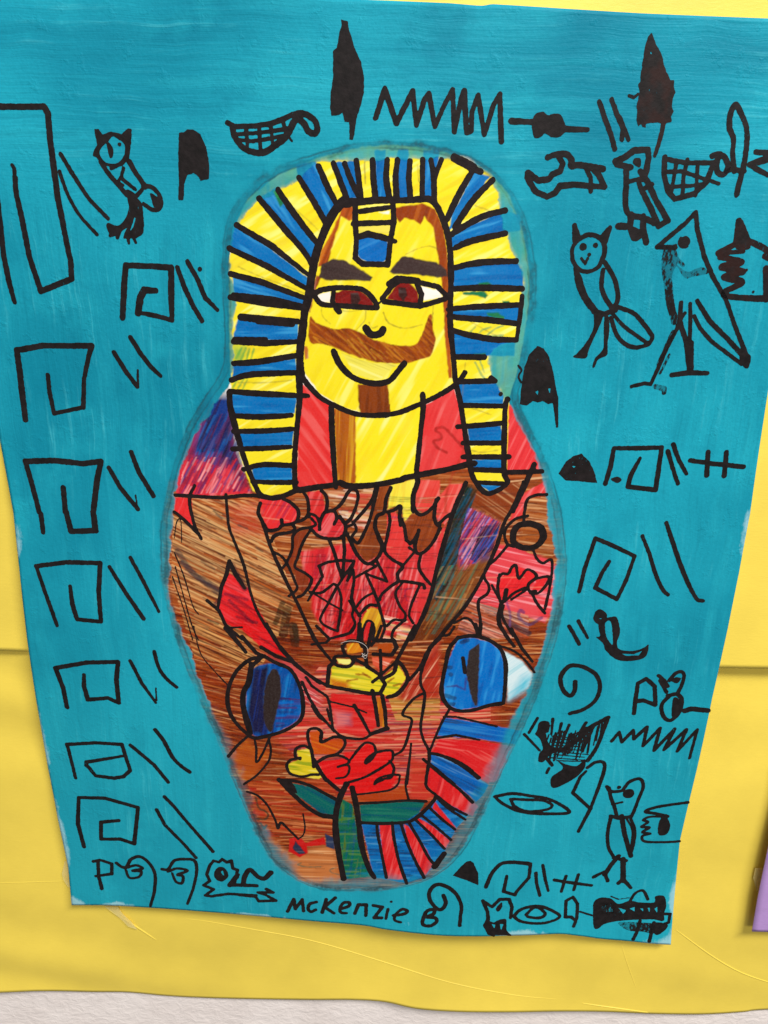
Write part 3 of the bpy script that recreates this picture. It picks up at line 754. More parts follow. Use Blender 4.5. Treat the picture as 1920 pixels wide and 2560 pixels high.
# leaves and stem
fill('V', '600,295 900,360 1190,520 1140,655 1000,635 750,445', GR, (70, 160, 90), 0.4, (0, 56, 100), 0.5, -32, part='leaf')
fill('W', '160,550 500,520 850,505 750,690 600,735 180,725', (0, 92, 84), (40, 130, 100), 0.4, (0, 60, 110), 0.5, 0, 0.03, 0.0018, part='leaf')
fill('V', '1220,480 1330,540 1420,980 1550,1290 1250,1320 1170,900 1170,650', (0, 96, 70), (150, 160, 40), 0.55, (0, 64, 120), 0.55, 86, 0.02, 0.0022, part='stem')
hatch('V', '1190,560 1340,560 1430,980 1520,1290 1270,1310 1190,900', [(0, 70, 70), (20, 110, 60), (0, 80, 130), (110, 150, 50)], 60, 2, 0.012, 0.0014, 0.55)
# fan of stripes
fill('W', '180,745 600,740 900,550 1000,470 1320,620 1160,800 1040,1040 830,1310 640,1360 310,1300', (0, 98, 166), (50, 150, 200), 0.45, (20, 50, 100), 0.6, 0, 0.015, 0.0022, part='stripe_fan')
W_RED = ['365,755 490,755 520,950 620,1320 450,1320 400,1050', '620,745 660,765 850,1000 930,1170 840,1290 740,1100 660,920',
         '770,680 930,780 1100,920 1050,1000 900,870 740,710', '940,510 1040,640 1170,790 1130,800 920,580',
         '880,140 1070,290 1310,500 1390,560 1330,670 1000,490 860,340']
hatch('W', '190,760 600,745 1000,480 1300,640 1040,1030 640,1340 320,1290', [(10, 40, 80), (0, 70, 120), (20, 30, 50), (90, 150, 190)], 120, 2, 0.012, 0.0011, 0.7, 6)
for a in W_RED:
    fill('W', a, (222, 56, 60), (240, 140, 136), 0.5, (190, 44, 60), 0.5, 80, 0.02, 0.002, part='stripe')
fill('W', '890,20 1050,50 1220,150 1420,290 1500,340 1440,450 1370,520 1300,450 1080,270 900,120', (0, 92, 172), (120, 170, 190), 0.5, (16, 50, 100), 0.6, -28, 0.02, 0.002, part='stripe')
fill('W', '1000,0 1480,-20 1600,20 1500,330 1390,260 1210,130', (222, 58, 62), (240, 150, 140), 0.5, RED, 0.4, -30, part='stripe')
# blots lower left
fill('V', '680,900 760,870 850,940 1040,880 1060,960 860,980 870,1050 780,1090 670,1030', (206, 44, 40), REL, 0.1, RED, 0.3, 0, part='blot')
fill('V', '740,920 790,980 850,1050 780,1060 710,1000', (34, 40, 66), None, 0.1, None, 0.2, 0)
fill('V', '1050,850 1145,890 1145,1010 1060,980', (36, 48, 80), None, 0.1, None, 0.2, 0)
pen('V', 'l', 60, '330,620 400,640', (190, 60, 46), 0.7)
pen('V', 'c', 22, '330,470 360,580 420,610 460,650 420,700 340,690', (60, 70, 60), 0.8); pen('V', 'c', 22, '380,740 420,790 440,760', (70, 90, 90), 0.8)
pen('V', 'c', 16, '800,1150 770,1170 860,1190 1000,1190', (110, 120, 100), 0.7); pen('V', 'c', 14, '1160,1200 1100,1220 1120,1250 1190,1270', (110, 120, 110), 0.7)
fill('S', '740,1360 900,1180 990,1300 1140,1330 1000,1560 850,1659 830,1600', (196, 110, 40), (230, 180, 60), 0.6, (160, 70, 30), 0.4, -8, 0.02, 0.0016, 0.002, 0.8)

# shoulders
fill('Z', '462,866 500,880 505,960 520,1010 545,1066 385,1075 376,1050 400,980 430,915', (214, 50, 66), (242, 150, 160), 0.5, (150, 30, 60), 0.5, 65, 0.03, 0.0018, part='shoulder')
fill('Z', '455,850 505,850 505,940 515,1000 500,1010 470,985 440,990 405,985 430,915', (16, 52, 124), (20, 104, 176), 0.5, (34, 22, 70), 0.8, 65, 0.03, 0.0016, 0.004)
fill('Z', '500,890 505,960 522,1012 545,1062 520,1050 495,1000 490,930', (66, 24, 66), (150, 44, 70), 0.5, (40, 20, 54), 0.6, 65, 0.03, 0.0016, 0.003, 0.9)
hatch('Z', '440,900 505,890 525,1020 480,1010 420,990', [(20, 30, 90), (50, 24, 70), (20, 90, 160), (90, 30, 70), (30, 20, 50)], 120, 64, 0.014, 0.0010, 0.75, 6)
hatch('Z', '400,985 520,990 540,1060 385,1070', [(90, 36, 90), (220, 50, 60), (244, 170, 170), (150, 30, 60), (60, 44, 120)], 130, 62, 0.012, 0.0010, 0.8, 6)
fill('N', '1330,960 1420,1050 1500,1230 1600,1450 1660,1590 1330,1590 1310,1300', (222, 62, 66), (242, 150, 150), 0.4, RED, 0.4, 70, part='shoulder')

# headdress
fill('Z', '535,430 600,378 690,340 778,318 850,312 930,322 1000,338 1060,375 1100,420 1130,500 1143,580 1143,660 1130,740 1115,810 1100,860 1095,1000 1095,1045 1055,1068 1020,1030 985,820 970,600 960,500 930,450 850,430 760,430 700,500 665,650 650,800 640,1060 580,1072 545,1060 520,990 500,880 495,700 495,560 508,490', YE, YEL, 0.65, YED, 0.5, 30, 0.025, 0.0028, part='headdress')
BLUE = [('K', '150,1340 400,1400 800,1550 780,1600 160,1500', 'L'), ('K', '150,890 200,900 500,1090 850,1370 830,1440 500,1250 130,1070', 0),
        ('K', '400,620 540,540 720,780 920,1050 870,1240 650,940 420,680', 0), ('K', '720,330 900,300 980,480 1090,700 1010,860 860,600 740,420', 0),
        ('K', '1060,310 1260,290 1300,640 1180,640 1110,440', 0), ('L', '130,200 230,200 235,480 260,640 150,640 140,450', 0),
        ('L', '340,190 440,190 435,450 450,640 340,640 330,450', 0), ('L', '575,200 720,190 700,360 670,430 650,640 575,630 570,400', 0),
        ('L', '1030,390 1170,440 1000,660 860,880 800,920 830,780', 0), ('L', '1320,740 1440,790 1450,920 1310,945 1000,1010 830,1080 810,990 960,890', 0),
        ('L', '840,1270 1100,1215 1420,1205 1470,1300 1470,1440 1100,1430 840,1440', 0),
        ('N', '830,110 1000,110 1440,90 1425,240 1150,210 830,175', 0), ('N', '830,320 980,360 1200,400 1400,405 1390,540 1120,540 850,540', 0),
        ('N', '870,790 1230,785 1300,910 1290,980 920,980', 0), ('N', '960,1180 1275,1165 1280,1310 985,1315', 0), ('N', '1005,1475 1290,1465 1285,1560 1020,1565', 0),
        ('N', '1070,1695 1305,1700 1165,1770', 0),
        ('M', '200,200 740,240 745,400 450,400 150,385', 0), ('M', '150,625 400,605 720,560 725,680 300,700 150,735', 0), ('M', '130,880 400,895 735,910 710,1060 400,1080 140,1065', 0),
        ('M', '200,1240 450,1230 700,1215 690,1345 400,1365 230,1360', 0), ('M', '320,1550 420,1530 690,1545 690,1665 500,1670 340,1660', 0),
        ('K', '1300,775 1570,755 1565,835 1310,840', 0)]
for i, (t, a, _) in enumerate(BLUE):
    ang = [-16, -32, -50, -62, -75, 88, 88, 88, 50, 20, 2][i] if i < 11 else 2
    fill(t, a, BL, BLL, 0.6, BLD, 0.55, ang, 0.02, 0.0022, part='blue_stripe')
for t, a in (('K', '510,560 560,550 610,680 580,710'), ('L', '920,1480 1120,1470 1160,1510 1130,1540 1060,1510 930,1500'), ('L', '1285,1560 1350,1555 1340,1590 1290,1580'),
             ('N', '1140,150 1250,150 1300,190 1290,210 1150,180'), ('N', '1030,520 1130,515 1120,550 1030,550'), ('L', '1060,1400 1150,1390 1200,1410 1070,1420')):
    fill(t, a, (20, 110, 70), (70, 160, 60), 0.4, (0, 80, 80), 0.4, 0)
for a in ('1150,350 1230,290 1290,270', '990,330 1040,280', '1040,370 1100,310 1180,280', '1040,600 1090,700 1120,740', '1080,580 1120,690', '1180,360 1290,355'):
    pen('N', 'c', 16, a, (40, 140, 110), 0.7)
for a in ('180,560 230,470', '220,590 270,470', '270,590 300,480', '310,590 340,480', '150,830 200,740', '200,830 250,750', '240,840 280,760'):
    pen('M', 'c', 18, a, (50, 150, 80), 0.7)
fill('M', '160,460 260,450 230,590 170,590', (100, 170, 80), (200, 220, 90), 0.6, (40, 150, 110), 0.5, 70, soft=0.003, alpha=0.8)
for t, a in (('K', '200,1250 400,1340 620,1420 820,1500'), ('K', '700,720 860,860 960,960'), ('K', '1340,310 1345,500'), ('L', '40,310 50,500'), ('L', '520,330 530,480'), ('L', '1040,700 1180,750'),
             ('N', '980,220 1100,290 1230,360'), ('N', '1010,1010 1180,1070'), ('N', '1000,1390 1100,1410 1240,1390'), ('N', '900,1130 950,600'), ('M', '220,160 450,185'), ('M', '200,780 450,780 680,760')):
    pen(t, 'c', 9, a, (110, 100, 60), 0.55)
# face, neck and collar
fill('M', '770,790 830,830 950,930 1040,990 1055,1700 735,1730 735,1150', (222, 56, 54), (240, 140, 136), 0.35, RED, 0.4, -55, 0.03, 0.003, part='collar')
fill('N', '590,980 720,910 850,830 930,1100 990,1520 530,1610 560,1200', (222, 62, 62), (240, 150, 146), 0.35, (206, 44, 48), 0.5, 72, 0.03, 0.003, part='collar')
fill('M', '1050,1000 1250,1060 1400,1080 1659,1050 @N 560,970 560,1200 520,1600 200,1680 @M 1200,1700 1085,1700', (242, 224, 40), (246, 244, 170), 0.65, (236, 206, 30), 0.5, 62, 0.04, 0.004, part='neck')
fill('M', '1060,1010 1180,1040 1260,1070 1260,1690 1095,1690', (176, 96, 26), (232, 190, 50), 0.6, (120, 56, 16), 0.6, 88, 0.04, 0.0022, part='neck_shading')
fill('Z', '745,432 850,430 930,436 958,470 970,560 975,700 985,800 985,830 930,860 860,890 800,897 740,880 690,850 655,800 650,740 660,640 680,560 700,500', (238, 220, 40), (248, 242, 150), 0.55, (226, 200, 30), 0.45, 62, 0.03, 0.0034, part='face')
fill('K', '1150,690 1265,715 1250,820 1200,840 1130,800 1060,1030 1005,1225 920,1250 950,1100 1040,950', (176, 84, 24), (216, 140, 40), 0.5, (120, 50, 18), 0.5, 66, 0.03, 0.0025, part='hair')
fill('K', '905,1330 945,1345 890,1480 850,1659 830,1659 860,1480', (150, 70, 22), None, 0.3, BRD, 0.4, 75)
fill('M', '785,450 825,450 835,560 805,570', (190, 110, 30), None, 0.3, BR, 0.4, 80)
fill('L', '310,720 560,680 680,730 750,900 785,1100 805,1300 805,1659 755,1659 730,1300 690,1100 660,900 580,800 545,870 490,830 400,810 360,850 320,800', (150, 66, 16), (196, 112, 32), 0.5, (120, 50, 18), 0.5, 75, 0.03, 0.0025, part='hair')
fill('N', '760,0 800,0 830,740 800,740 760,300', (172, 84, 24), (210, 130, 40), 0.4, BRD, 0.4, 86)
fill('M', '850,190 900,240 1000,280 1080,300 1190,290 1320,340 1420,390 1560,430 1700,450 1800,435 1860,340 1920,180 1950,185 1955,300 1980,400 1940,530 1850,570 1700,605 1500,600 1380,580 1250,540 1100,480 960,430 840,410', (152, 72, 16), (196, 122, 30), 0.6, (110, 44, 12), 0.6, -40, 0.012, 0.0016, smooth=True, part='moustache')
hatch('M', '850,190 900,240 1000,280 1080,300 1190,290 1320,340 1420,390 1560,430 1700,450 1800,435 1860,340 1920,180 1950,185 1955,300 1980,400 1940,530 1850,570 1700,605 1500,600 1380,580 1250,540 1100,480 960,430 840,410', [(110, 44, 10), (190, 112, 26), (140, 62, 12), (96, 36, 10), (214, 150, 44)], 130, -38, 0.012, 0.0009, 0.7, 14)
hatch('M', '1280,800 1550,800 1575,1060 1300,1060', [(96, 40, 10), (176, 100, 30), (80, 32, 10)], 40, 86, 0.012, 0.0009, 0.7, 6)
for a in ('1190,400 1330,560', '1230,390 1390,560', '1280,380 1440,570', '1400,480 1500,560'):
    pen('M', 'l', 10, a, (214, 160, 50), 0.7)
fill('M', '1130,510 1250,560 1400,600 1659,620 @N 300,640 200,740 @M 1400,750 1250,700', (232, 220, 90), (244, 240, 160), 0.5, (180, 170, 60), 0.6, -20, part='mouth')
fill('M', '1280,800 1550,800 1560,950 1575,1060 1300,1060 1280,920', (140, 68, 20), (190, 110, 40), 0.5, (96, 42, 14), 0.5, 86, 0.02, 0.002, part='goatee')
fill('K', '1300,700 1560,680 1550,715 1300,740', (240, 230, 110), YEL, 0.4, YED, 0.3, 0)
fill('K', '1470,760 1565,750 1560,775 1510,775', (240, 236, 226), None, 0, None, 0, 0)
fill('K', '1290,885 1585,875 1570,960 1370,930 1285,960', (232, 216, 90), YEL, 0.3, (180, 170, 60), 0.3, 0)
fill('K', '1275,1010 1370,970 1545,1020 1530,1190 1450,1215 1330,1195 1280,1150', (0, 100, 178), (60, 150, 210), 0.4, (0, 84, 150), 0.4, 30, smooth=True, part='forehead_jewel')
for t, iris, white, pup in (('K', '1060,1490 1150,1460 1300,1460 1400,1540 1435,1610 1080,1600', '905,1505 1030,1470 1040,1575 950,1570', '1210,1490 1280,1480 1300,1550 1270,1610 1220,1590'),
                            ('L', '235,1545 340,1400 440,1390 520,1470 545,1595', '550,1430 700,1460 745,1525 575,1560', '350,1440 410,1440 430,1510 390,1560 350,1520')):
    fill(t, white, (240, 232, 224), (246, 240, 236), 0.3, (236, 222, 160), 0.3, 0, part='eye_white')
    fill(t, iris, (132, 26, 24), (160, 44, 34), 0.4, (100, 16, 18), 0.4, 30, part='iris')
    fill(t, pup, (56, 26, 24), None, 0.1, None, 0.3, 0, part='pupil')
for t, a in (('K', '950,1230 1060,1180 1150,1190 1300,1270 1410,1345 1390,1380 1200,1370 1000,1375 930,1340'), ('L', '260,1295 380,1160 450,1160 560,1190 690,1210 780,1280 790,1340 700,1350 500,1320 300,1320')):
    fill(t, a, (62, 46, 44), (80, 62, 58), 0.4, (48, 34, 32), 0.4, -10, part='eyebrow')
for t, a in (('M', '950,100 960,180 1030,250'), ('M', '1350,130 1340,220 1270,300'), ('M', '1510,150 1550,240 1659,290'), ('N', '210,150 260,240 400,290 560,260'), ('N', '660,60 655,240'), ('L', '410,1140 520,1090 620,1065 700,1090'), ('M', '1380,240 1410,290 1460,270'), ('M', '1060,110 1200,140 1340,115')):
    pen(t, 'c', 7, a, (110, 100, 50), 0.6)
pen('N', 'c', 24, '780,1410 700,1370 665,1310 730,1290 730,1250 680,1210 700,1190 760,1190 850,1280 940,1380', (160, 34, 30), 0.8)
pen('N', 'c', 24, '940,1380 900,1480 830,1620 780,1780 770,1940', (170, 60, 36), 0.55)

# teal brushed over the rim, pencil and smudge along the outline
band_t = (0.60 + 0.32 * vnoise(GX / 0.010, GZ / 0.010, 3) + 0.18 * (vnoise(GX / 0.0016, GZ / 0.008, 4) - 0.5))
band_t = band_t * (1 - 0.35 * sstep(1.22, 1.16, GZ))
rag = (vnoise(GX / 0.004, GZ / 0.004, 5) - 0.5) * 0.0022 + (vnoise(GX / 0.0012, GZ / 0.0012, 6) - 0.5) * 0.0008
lowz = sstep(1.22, 1.16, GZ)                            # soft dry-brush rim round the body, crisp one round the head
soft_in = 0.0005 + 0.0055 * lowz
WASH = np.clip(sstep(-soft_in, soft_in, D_IN + rag) * band_t, 0, 1)
WASH = np.maximum(WASH, sstep(-0.0012, 0.0022, D_OUT + rag))
WASH = np.maximum(WASH, 0.55 * lowz * sstep(-0.006, 0.001, D_IN + rag * 2) * vnoise(GX / 0.006, GZ / 0.006, 8))
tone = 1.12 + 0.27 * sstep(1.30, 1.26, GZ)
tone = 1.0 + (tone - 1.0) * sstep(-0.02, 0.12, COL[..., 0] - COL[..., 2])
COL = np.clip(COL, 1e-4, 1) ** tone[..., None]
film = sstep(-0.004 * lowz - 0.0003, 0.002, D_IN + rag) * (0.75 + 0.25 * vnoise(GX / 0.006, GZ / 0.006, 21)) * (1 - 0.5 * lowz)
COL = COL * ((1 - film[..., None]) + film[..., None] * np.array([0.14, 0.56, 0.62]))
sm = gauss(D_OUT + rag * 1.2, 0.0006, 0.0021) * (0.12 + 0.95 * vnoise(GX / 0.014, GZ / 0.014, 11) ** 1.6) * (0.55 + 0.6 * vnoise(GX / 0.0012, GZ / 0.0012, 12))
sm += 0.9 * gauss(D_OUT + rag * 0.3, 0.0022 + 0.002 * (vnoise(GX / 0.05, GZ / 0.05, 13) - 0.5), 0.0005) * vnoise(GX / 0.02, GZ / 0.02, 14)
sm += 0.7 * gauss(D_OUT + rag * 0.3, -0.0012, 0.0005) * vnoise(GX / 0.018, GZ / 0.018, 15)
sm = np.clip(sm * 1.05, 0, 0.8)
COL = COL * (1 - sm[..., None]) + lin((30, 36, 40)) * sm[..., None]
WASH = WASH * (1 - 0.75 * sm)

def cut_parts():
    keep = D_OUT < 0.013
    cell = keep[:-1, :-1] & keep[1:, :-1] & keep[:-1, 1:] & keep[1:, 1:]
    lab = LAB[:-1, :-1].copy()
    lab[(D_OUT[:-1, :-1] > 0.001)] = 0
    ny, nx = GX.shape
    idx = np.arange(ny * nx).reshape(ny, nx)
    a, b, c, d = idx[:-1, :-1], idx[:-1, 1:], idx[1:, 1:], idx[1:, :-1]
    H = h_paint(GX, GZ)
    root = None
    for lid in sorted(LABELS):
        mk = cell & (lab == lid)
        if mk.sum() < 25: continue
        q = np.stack([a[mk], b[mk], c[mk], d[mk]], 1)
        used, inv = np.unique(q, return_inverse=True)
        q = inv.reshape(q.shape)
        x, z = GX.ravel()[used], GZ.ravel()[used]
        co = np.stack([x, -H.ravel()[used] - 0.00006, z], 1) - BASE
        name, label = LABELS[lid]
        o = mesh_obj(name, co, q, M_MARK, painting if root is None else root, smooth=True)
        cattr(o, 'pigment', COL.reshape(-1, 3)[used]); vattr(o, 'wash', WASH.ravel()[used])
        if label: o['label'] = label
        if root is None:
            root = o; o['label'] = 'coloured mummy coffin with striped headdress and moustached yellow face'
    return root
coffin = cut_parts()

# ------------------------------------------------------------------ black marker drawings around the coffin
GLYPHS = [
('square_spiral', 'A', None, '''
l 34 @A -50,690 150,692 285,690 310,730 325,900 345,1050 375,1280 450,1659 @D 458,20 465,148 265,228 190,0 @A 150,1450 105,1250 98,1150
l 22 @A 98,1150 92,1090 80,1070
l 32 @A -40,1100 0,1420 25,1659 @D 55,150 95,300'''),
('tally_strokes', 'A', None, '''
c 26 395,1000 480,1140 580,1290 700,1415
c 22 385,1110 440,1260 520,1400 630,1520'''),
('standing_owl', 'A', None, '''
p 610,835 640,835 665,870 720,853 790,868 830,832 855,838 850,930 838,1020 800,1070 740,1085 690,1075 650,1050 625,1020 600,1010 605,985 630,940
f 646,990 672,940 700,920 730,885 765,900 806,935 806,1000 772,1050 720,1060 676,1045
q 692,915 720,940 736,975 728,1018 714,1022 700,980
d 13 775,935
c 30 655,1050 700,1120 770,1200 830,1270
c 32 840,1050 880,1120 930,1190 940,1215
c 22 800,1090 790,1150 830,1190 880,1230
l 20 720,1090 790,1065
l 18 780,1150 765,1180 800,1200
l 30 830,1245 880,1275 920,1230
c 26 930,1205 990,1215 1040,1280 1040,1345 990,1360 930,1320
q 975,1250 1035,1290 1045,1340 1000,1340 985,1300
q 830,1270 910,1300 930,1400 930,1500 890,1540 830,1545 800,1540 815,1490 830,1470 760,1520 720,1530 690,1470 700,1445 770,1460 820,1400 835,1340
e 872,1405 880,1410 865,1470 845,1495
l 22 740,1490 715,1525
l 22 780,1490 760,1540
l 22 830,1530 835,1575
l 22 860,1530 880,1570'''),
('rounded_slab', 'A', None, '''
p 1160,860 1195,855 1210,840 1250,838 1300,870 1335,950 1355,1050 1355,1160 1300,1172 1290,1145 1255,1120 1215,1135 1195,1190 1190,1295 1155,1300 1160,1180 1155,1000'''),
('woven_basket', 'B', None, '''
l 30 -185,795 -140,820 0,815 100,800 180,770 240,740
c 36 240,745 300,735 370,770 398,830 380,865 340,850 310,800 270,770 240,800 220,850
c 36 -150,830 -140,880 -90,950 -20,985 60,985 140,930 200,880 250,790
l 22 -130,870 0,862 100,850 200,835
l 22 -120,905 -20,915 100,895 190,875
l 24 -65,820 -55,950
l 24 20,820 30,980
l 24 95,805 110,940
l 24 175,785 195,870
l 18 200,870 235,915'''),
('reed_leaf', 'B', None, '''
p 550,125 595,140 600,180 640,310 680,400 700,500 700,600 680,680 655,760 640,850 630,910 605,905 605,790 575,790 560,730 540,745 490,750 480,700 485,600 500,500 500,330 525,310 540,210 555,160'''),
('water_zigzag', 'B', None, '''
l 30 775,765 800,690 835,575 870,680 910,800 970,680 1015,590 1040,810 1090,650 1120,610 1160,820 1220,680 1275,580 1285,855 1330,640 1350,590 1365,860 1395,850 1400,720 1440,620 1480,870 1540,680 1580,610 1590,915'''),
('door_bolt', 'C', None, '''
l 36 -5,785 130,790
q 150,740 200,725 235,745 280,735 320,750 345,810 350,850 300,890 250,885 215,865 185,890 145,890 130,810
l 36 340,835 490,840'''),
('tally_strokes', 'C', None, '''
l 28 565,660 600,760 640,870 665,965
l 28 645,645 680,740 720,830 712,905
l 24 700,760 755,905'''),
('reed_leaf', 'C', 'brown', '''
p 905,212 935,290 962,335 975,370 985,420 1000,460 1015,520 1052,518 1050,560 1058,600 1042,640 1036,690 1046,720 1032,755 1036,792 985,800 940,795 870,800 866,826 845,822 836,800 820,818 806,780 812,720 806,690 818,640 826,600 818,545 832,530 836,460 846,430 852,370 862,300 880,240
l 14 890,240 850,420
l 14 1000,480 1052,600
l 12 830,620 812,700
e 893,330 908,338 906,352 896,350
e 886,575 893,575 892,610
l 26 985,790 960,900 925,1010
l 18 760,620 790,632 815,610'''),
('vulture_claw', 'C', None, '''
c 34 230,1020 290,1000 350,1000 385,1035 385,1075 440,1070 590,1095
l 34 300,1010 330,1060 310,1110 260,1130 240,1160 170,1170 105,1120 100,1150 150,1240 230,1275 280,1250 310,1205 400,1195 500,1205 600,1210 560,1130 520,1090
l 26 475,1080 510,1150 510,1240'''),
('perched_bird', 'C', None, '''
l 34 680,1065 670,1045 730,1020 790,975 880,970 885,1020 870,1110 850,1160
l 32 680,1065 770,1085
q 790,1030 830,1025 835,1070 820,1085 785,1060
c 32 740,1090 740,1200 735,1290 745,1370 790,1400 850,1410 930,1450
l 32 830,1110 880,1180 930,1290 1010,1430 950,1465 900,1350 840,1230 820,1180
l 26 750,1180 820,1160
l 26 840,1230 905,1195
c 36 770,1390 760,1460 690,1465
l 34 760,1460 790,1540 840,1500
l 34 850,1400 850,1480 870,1570
q 760,1470 830,1490 840,1540 790,1560'''),
('woven_basket', 'C', None, '''
l 32 990,1020 985,1130 1010,1240 1055,1290 1180,1255 1260,1180 1310,1050
l 28 990,1030 1130,1055 1310,1055
l 24 1065,1050 1035,1240
l 24 1135,1035 1110,1150 1105,1280
l 24 1205,1060 1190,1270
l 24 980,1115 1100,1110 1340,1190
l 22 1010,1210 1150,1205 1250,1190
c 34 1300,1010 1350,1000 1330,1040 1330,1110 1370,1130 1400,1080 1380,1020 1350,1005'''),
('looped_staff', 'C', None, '''
c 30 1440,1110 1430,1000 1435,900 1410,830 1415,740 1450,680 1490,750 1520,830 1520,950 1500,1080 1470,1200 1455,1265
l 28 1390,1110 1430,1095 1505,1110'''),
('eye_shape', 'C', None, '''
l 30 1580,985 1659,990 1720,1000
l 30 1680,1010 1540,1065 1620,1115 1700,1150
l 20 1600,1060 1690,1030'''),
('horned_owl', 'C', None, '''
l 26 405,1560 405,1460 435,1550
l 26 575,1540 635,1475 600,1580
c 26 435,1550 500,1520 575,1545 600,1600 595,1659 @E 590,10 560,70 500,100 440,90 400,40 390,0 @C 395,1600 435,1550
d 22 460,1600
d 16 540,1590
d 11 500,1650
l 16 @E 450,15 475,50 490,15
c 30 @E 415,80 430,180 470,270 530,350 580,370
q @E 425,110 450,130 490,250 560,350 520,350 470,270
c 26 @E 590,90 580,190 600,260 650,340
c 26 @E 600,40 660,140 685,240 680,300 640,360
l 28 @E 530,360 600,375 670,350
c 24 @E 690,330 800,380 890,490 910,530 880,560 800,510 720,450 650,370
c 24 @E 640,400 690,530 780,590 880,575 905,540
q @E 530,350 590,380 560,470 500,600 480,660 400,655 420,630 480,560 530,460
q @E 600,390 625,390 630,480 620,560 615,640 560,670 535,720 520,715 540,660 590,600 595,500'''),
('striding_falcon', 'C', None, '''
l 26 1190,1375 1130,1440 1060,1500 940,1600 1060,1605
l 26 1190,1375 1200,1480 1245,1659 @E 1300,130 1390,290 1440,440 1530,670
d 42 1120,1565
l 24 @E 1095,300 1085,440
l 24 @E 1080,450 1000,600 950,720 900,830
l 22 @E 775,845 860,825 900,832
l 22 @E 1155,310 1155,440 1150,600
l 28 @E 1090,430 1130,560 1150,740
l 30 @E 1035,770 1150,755 1265,760
l 24 @E 1165,560 1165,740
l 26 @E 1200,290 1280,420 1400,540 1500,650
l 22 @E 1180,390 1220,470 1300,560 1490,700
q @E 1480,620 1540,640 1545,680 1525,730 1480,690
l 20 @E 1070,450 1120,370'''),
('feather_marks', 'E', 'dry', '''
c 44 1005,-30 995,60 1000,120 1015,200 1025,300 1055,420
q 1010,-60 1060,-40 1075,40 1040,110 1040,200 1020,220 995,120
q 1070,60 1110,90 1150,100 1230,70 1270,110 1180,130 1120,140
l 26 1060,10 1110,60
l 30 930,845 985,860 985,885
c 24 1045,490 1000,590 950,700
l 16 1020,640 960,760
@C
l 26 1030,1600 1060,1659
l 20 940,1605 1060,1590'''),
('clenched_hand', 'C', 'brown', '''
l 34 1470,1430 1450,1580 1340,1640
l 34 1480,1440 1530,1560 1600,1590 1720,1660
q 1460,1450 1490,1450 1530,1560 1540,1610 1450,1610
l 26 1340,1640 1500,1630
c 36 @E 1350,5 1490,40 1360,70 1500,100 1375,135 1490,170 1380,230 1400,260 1600,275 1700,262
l 34 @E 1645,80 1650,280
l 34 @E 1640,0 1700,35
d 10 @E 1520,90 1565,230'''),
('square_spiral', 'D', None, '''
l 34 795,400 805,200 815,60 960,65 1110,75 1110,250 1115,415
l 26 1115,415 1000,385 895,365
l 38 895,370 910,270 935,220 1010,225'''),
('tally_strokes', 'D', None, '''
l 28 1150,75 1190,190 1250,320 1310,420
l 28 1215,35 1280,150 1330,270 1410,350
d 14 1295,85'''),
('square_spiral', 'D', None, '''
l 34 165,1060 140,850 110,610 280,580 450,582 595,580 575,650
l 28 575,650 545,800 540,980
l 24 540,980 350,1020 320,870 310,770'''),
('tally_strokes', 'D', None, '''
l 28 740,625 810,740 890,845
l 16 895,840 893,740
l 28 845,525 910,630 980,720 1040,775'''),
('square_spiral', 'D', None, '''
l 34 165,1330 350,1325 540,1345 655,1330 630,1450 605,1659 @F 620,120 460,125 430,0 @D 425,1659 410,1500
l 30 165,1330 200,1450 255,1659 @F 265,10 280,130'''),
('tally_strokes', 'D', None, '''
l 26 705,1370 780,1500 895,1640
l 12 890,1630 880,1550
l 28 850,1270 900,1400 995,1555'''),
('square_spiral', 'F', None, '''
l 32 235,350 430,325 650,330 640,520 655,710 500,695 470,600 455,480
l 26 235,350 300,540 340,650 370,735'''),
('tally_strokes', 'F', None, '''
l 28 710,355 800,500 930,690
l 26 845,295 930,450 1030,645'''),
('square_spiral', 'F', None, '''
l 30 435,1265 410,1140 360,1010 560,975 765,970 755,1090 770,1235 700,1205 570,1215 545,1130 545,1055'''),
('tally_strokes', 'F', None, '''
l 26 845,965 920,1110 1010,1235
l 12 1015,1220 1010,1140
c 26 1000,905 1030,1010 1080,1080 1145,1135'''),
('square_spiral', 'F', None, '''
l 26 435,1505 475,1659 @H 490,65
l 28 435,1505 620,1495 790,1505 830,1630 @H 845,15 800,55 740,65 620,50 580,0 @F 560,1640 560,1620 800,1580'''),
('tally_strokes', 'F', None, '''
l 26 845,1510 930,1580 1000,1640 @H 1090,90
c 28 1005,1410 1060,1480 1120,1590 1180,1650 @H 1230,25'''),
('square_spiral', 'H', None, '''
l 28 545,510 505,360 510,190 680,195 895,255 870,490 780,460 655,460 655,350 770,340'''),
('tally_strokes', 'H', None, '''
l 26 1015,270 1070,370 1180,480 1270,580
l 26 1065,185 1120,240 1230,370 1380,540'''),
('flag_sign', 'H', None, '''
l 24 605,605 650,595 725,620 725,685 620,700
l 26 635,605 640,700 660,780'''),
('coiled_rope', 'H', None, '''
c 24 755,615 790,640 820,640 850,590 910,575 970,620 1005,690 1000,800 975,895
c 20 810,650 880,630 925,650 860,665 915,670 900,705 840,710 815,660'''),
('coiled_rope', 'H', None, '''
c 22 1050,655 1090,655 1130,600 1200,590 1260,600 1275,660 1255,770 1215,880
c 20 1090,670 1150,650 1215,665 1150,690 1185,700 1180,745 1140,735 1115,680'''),
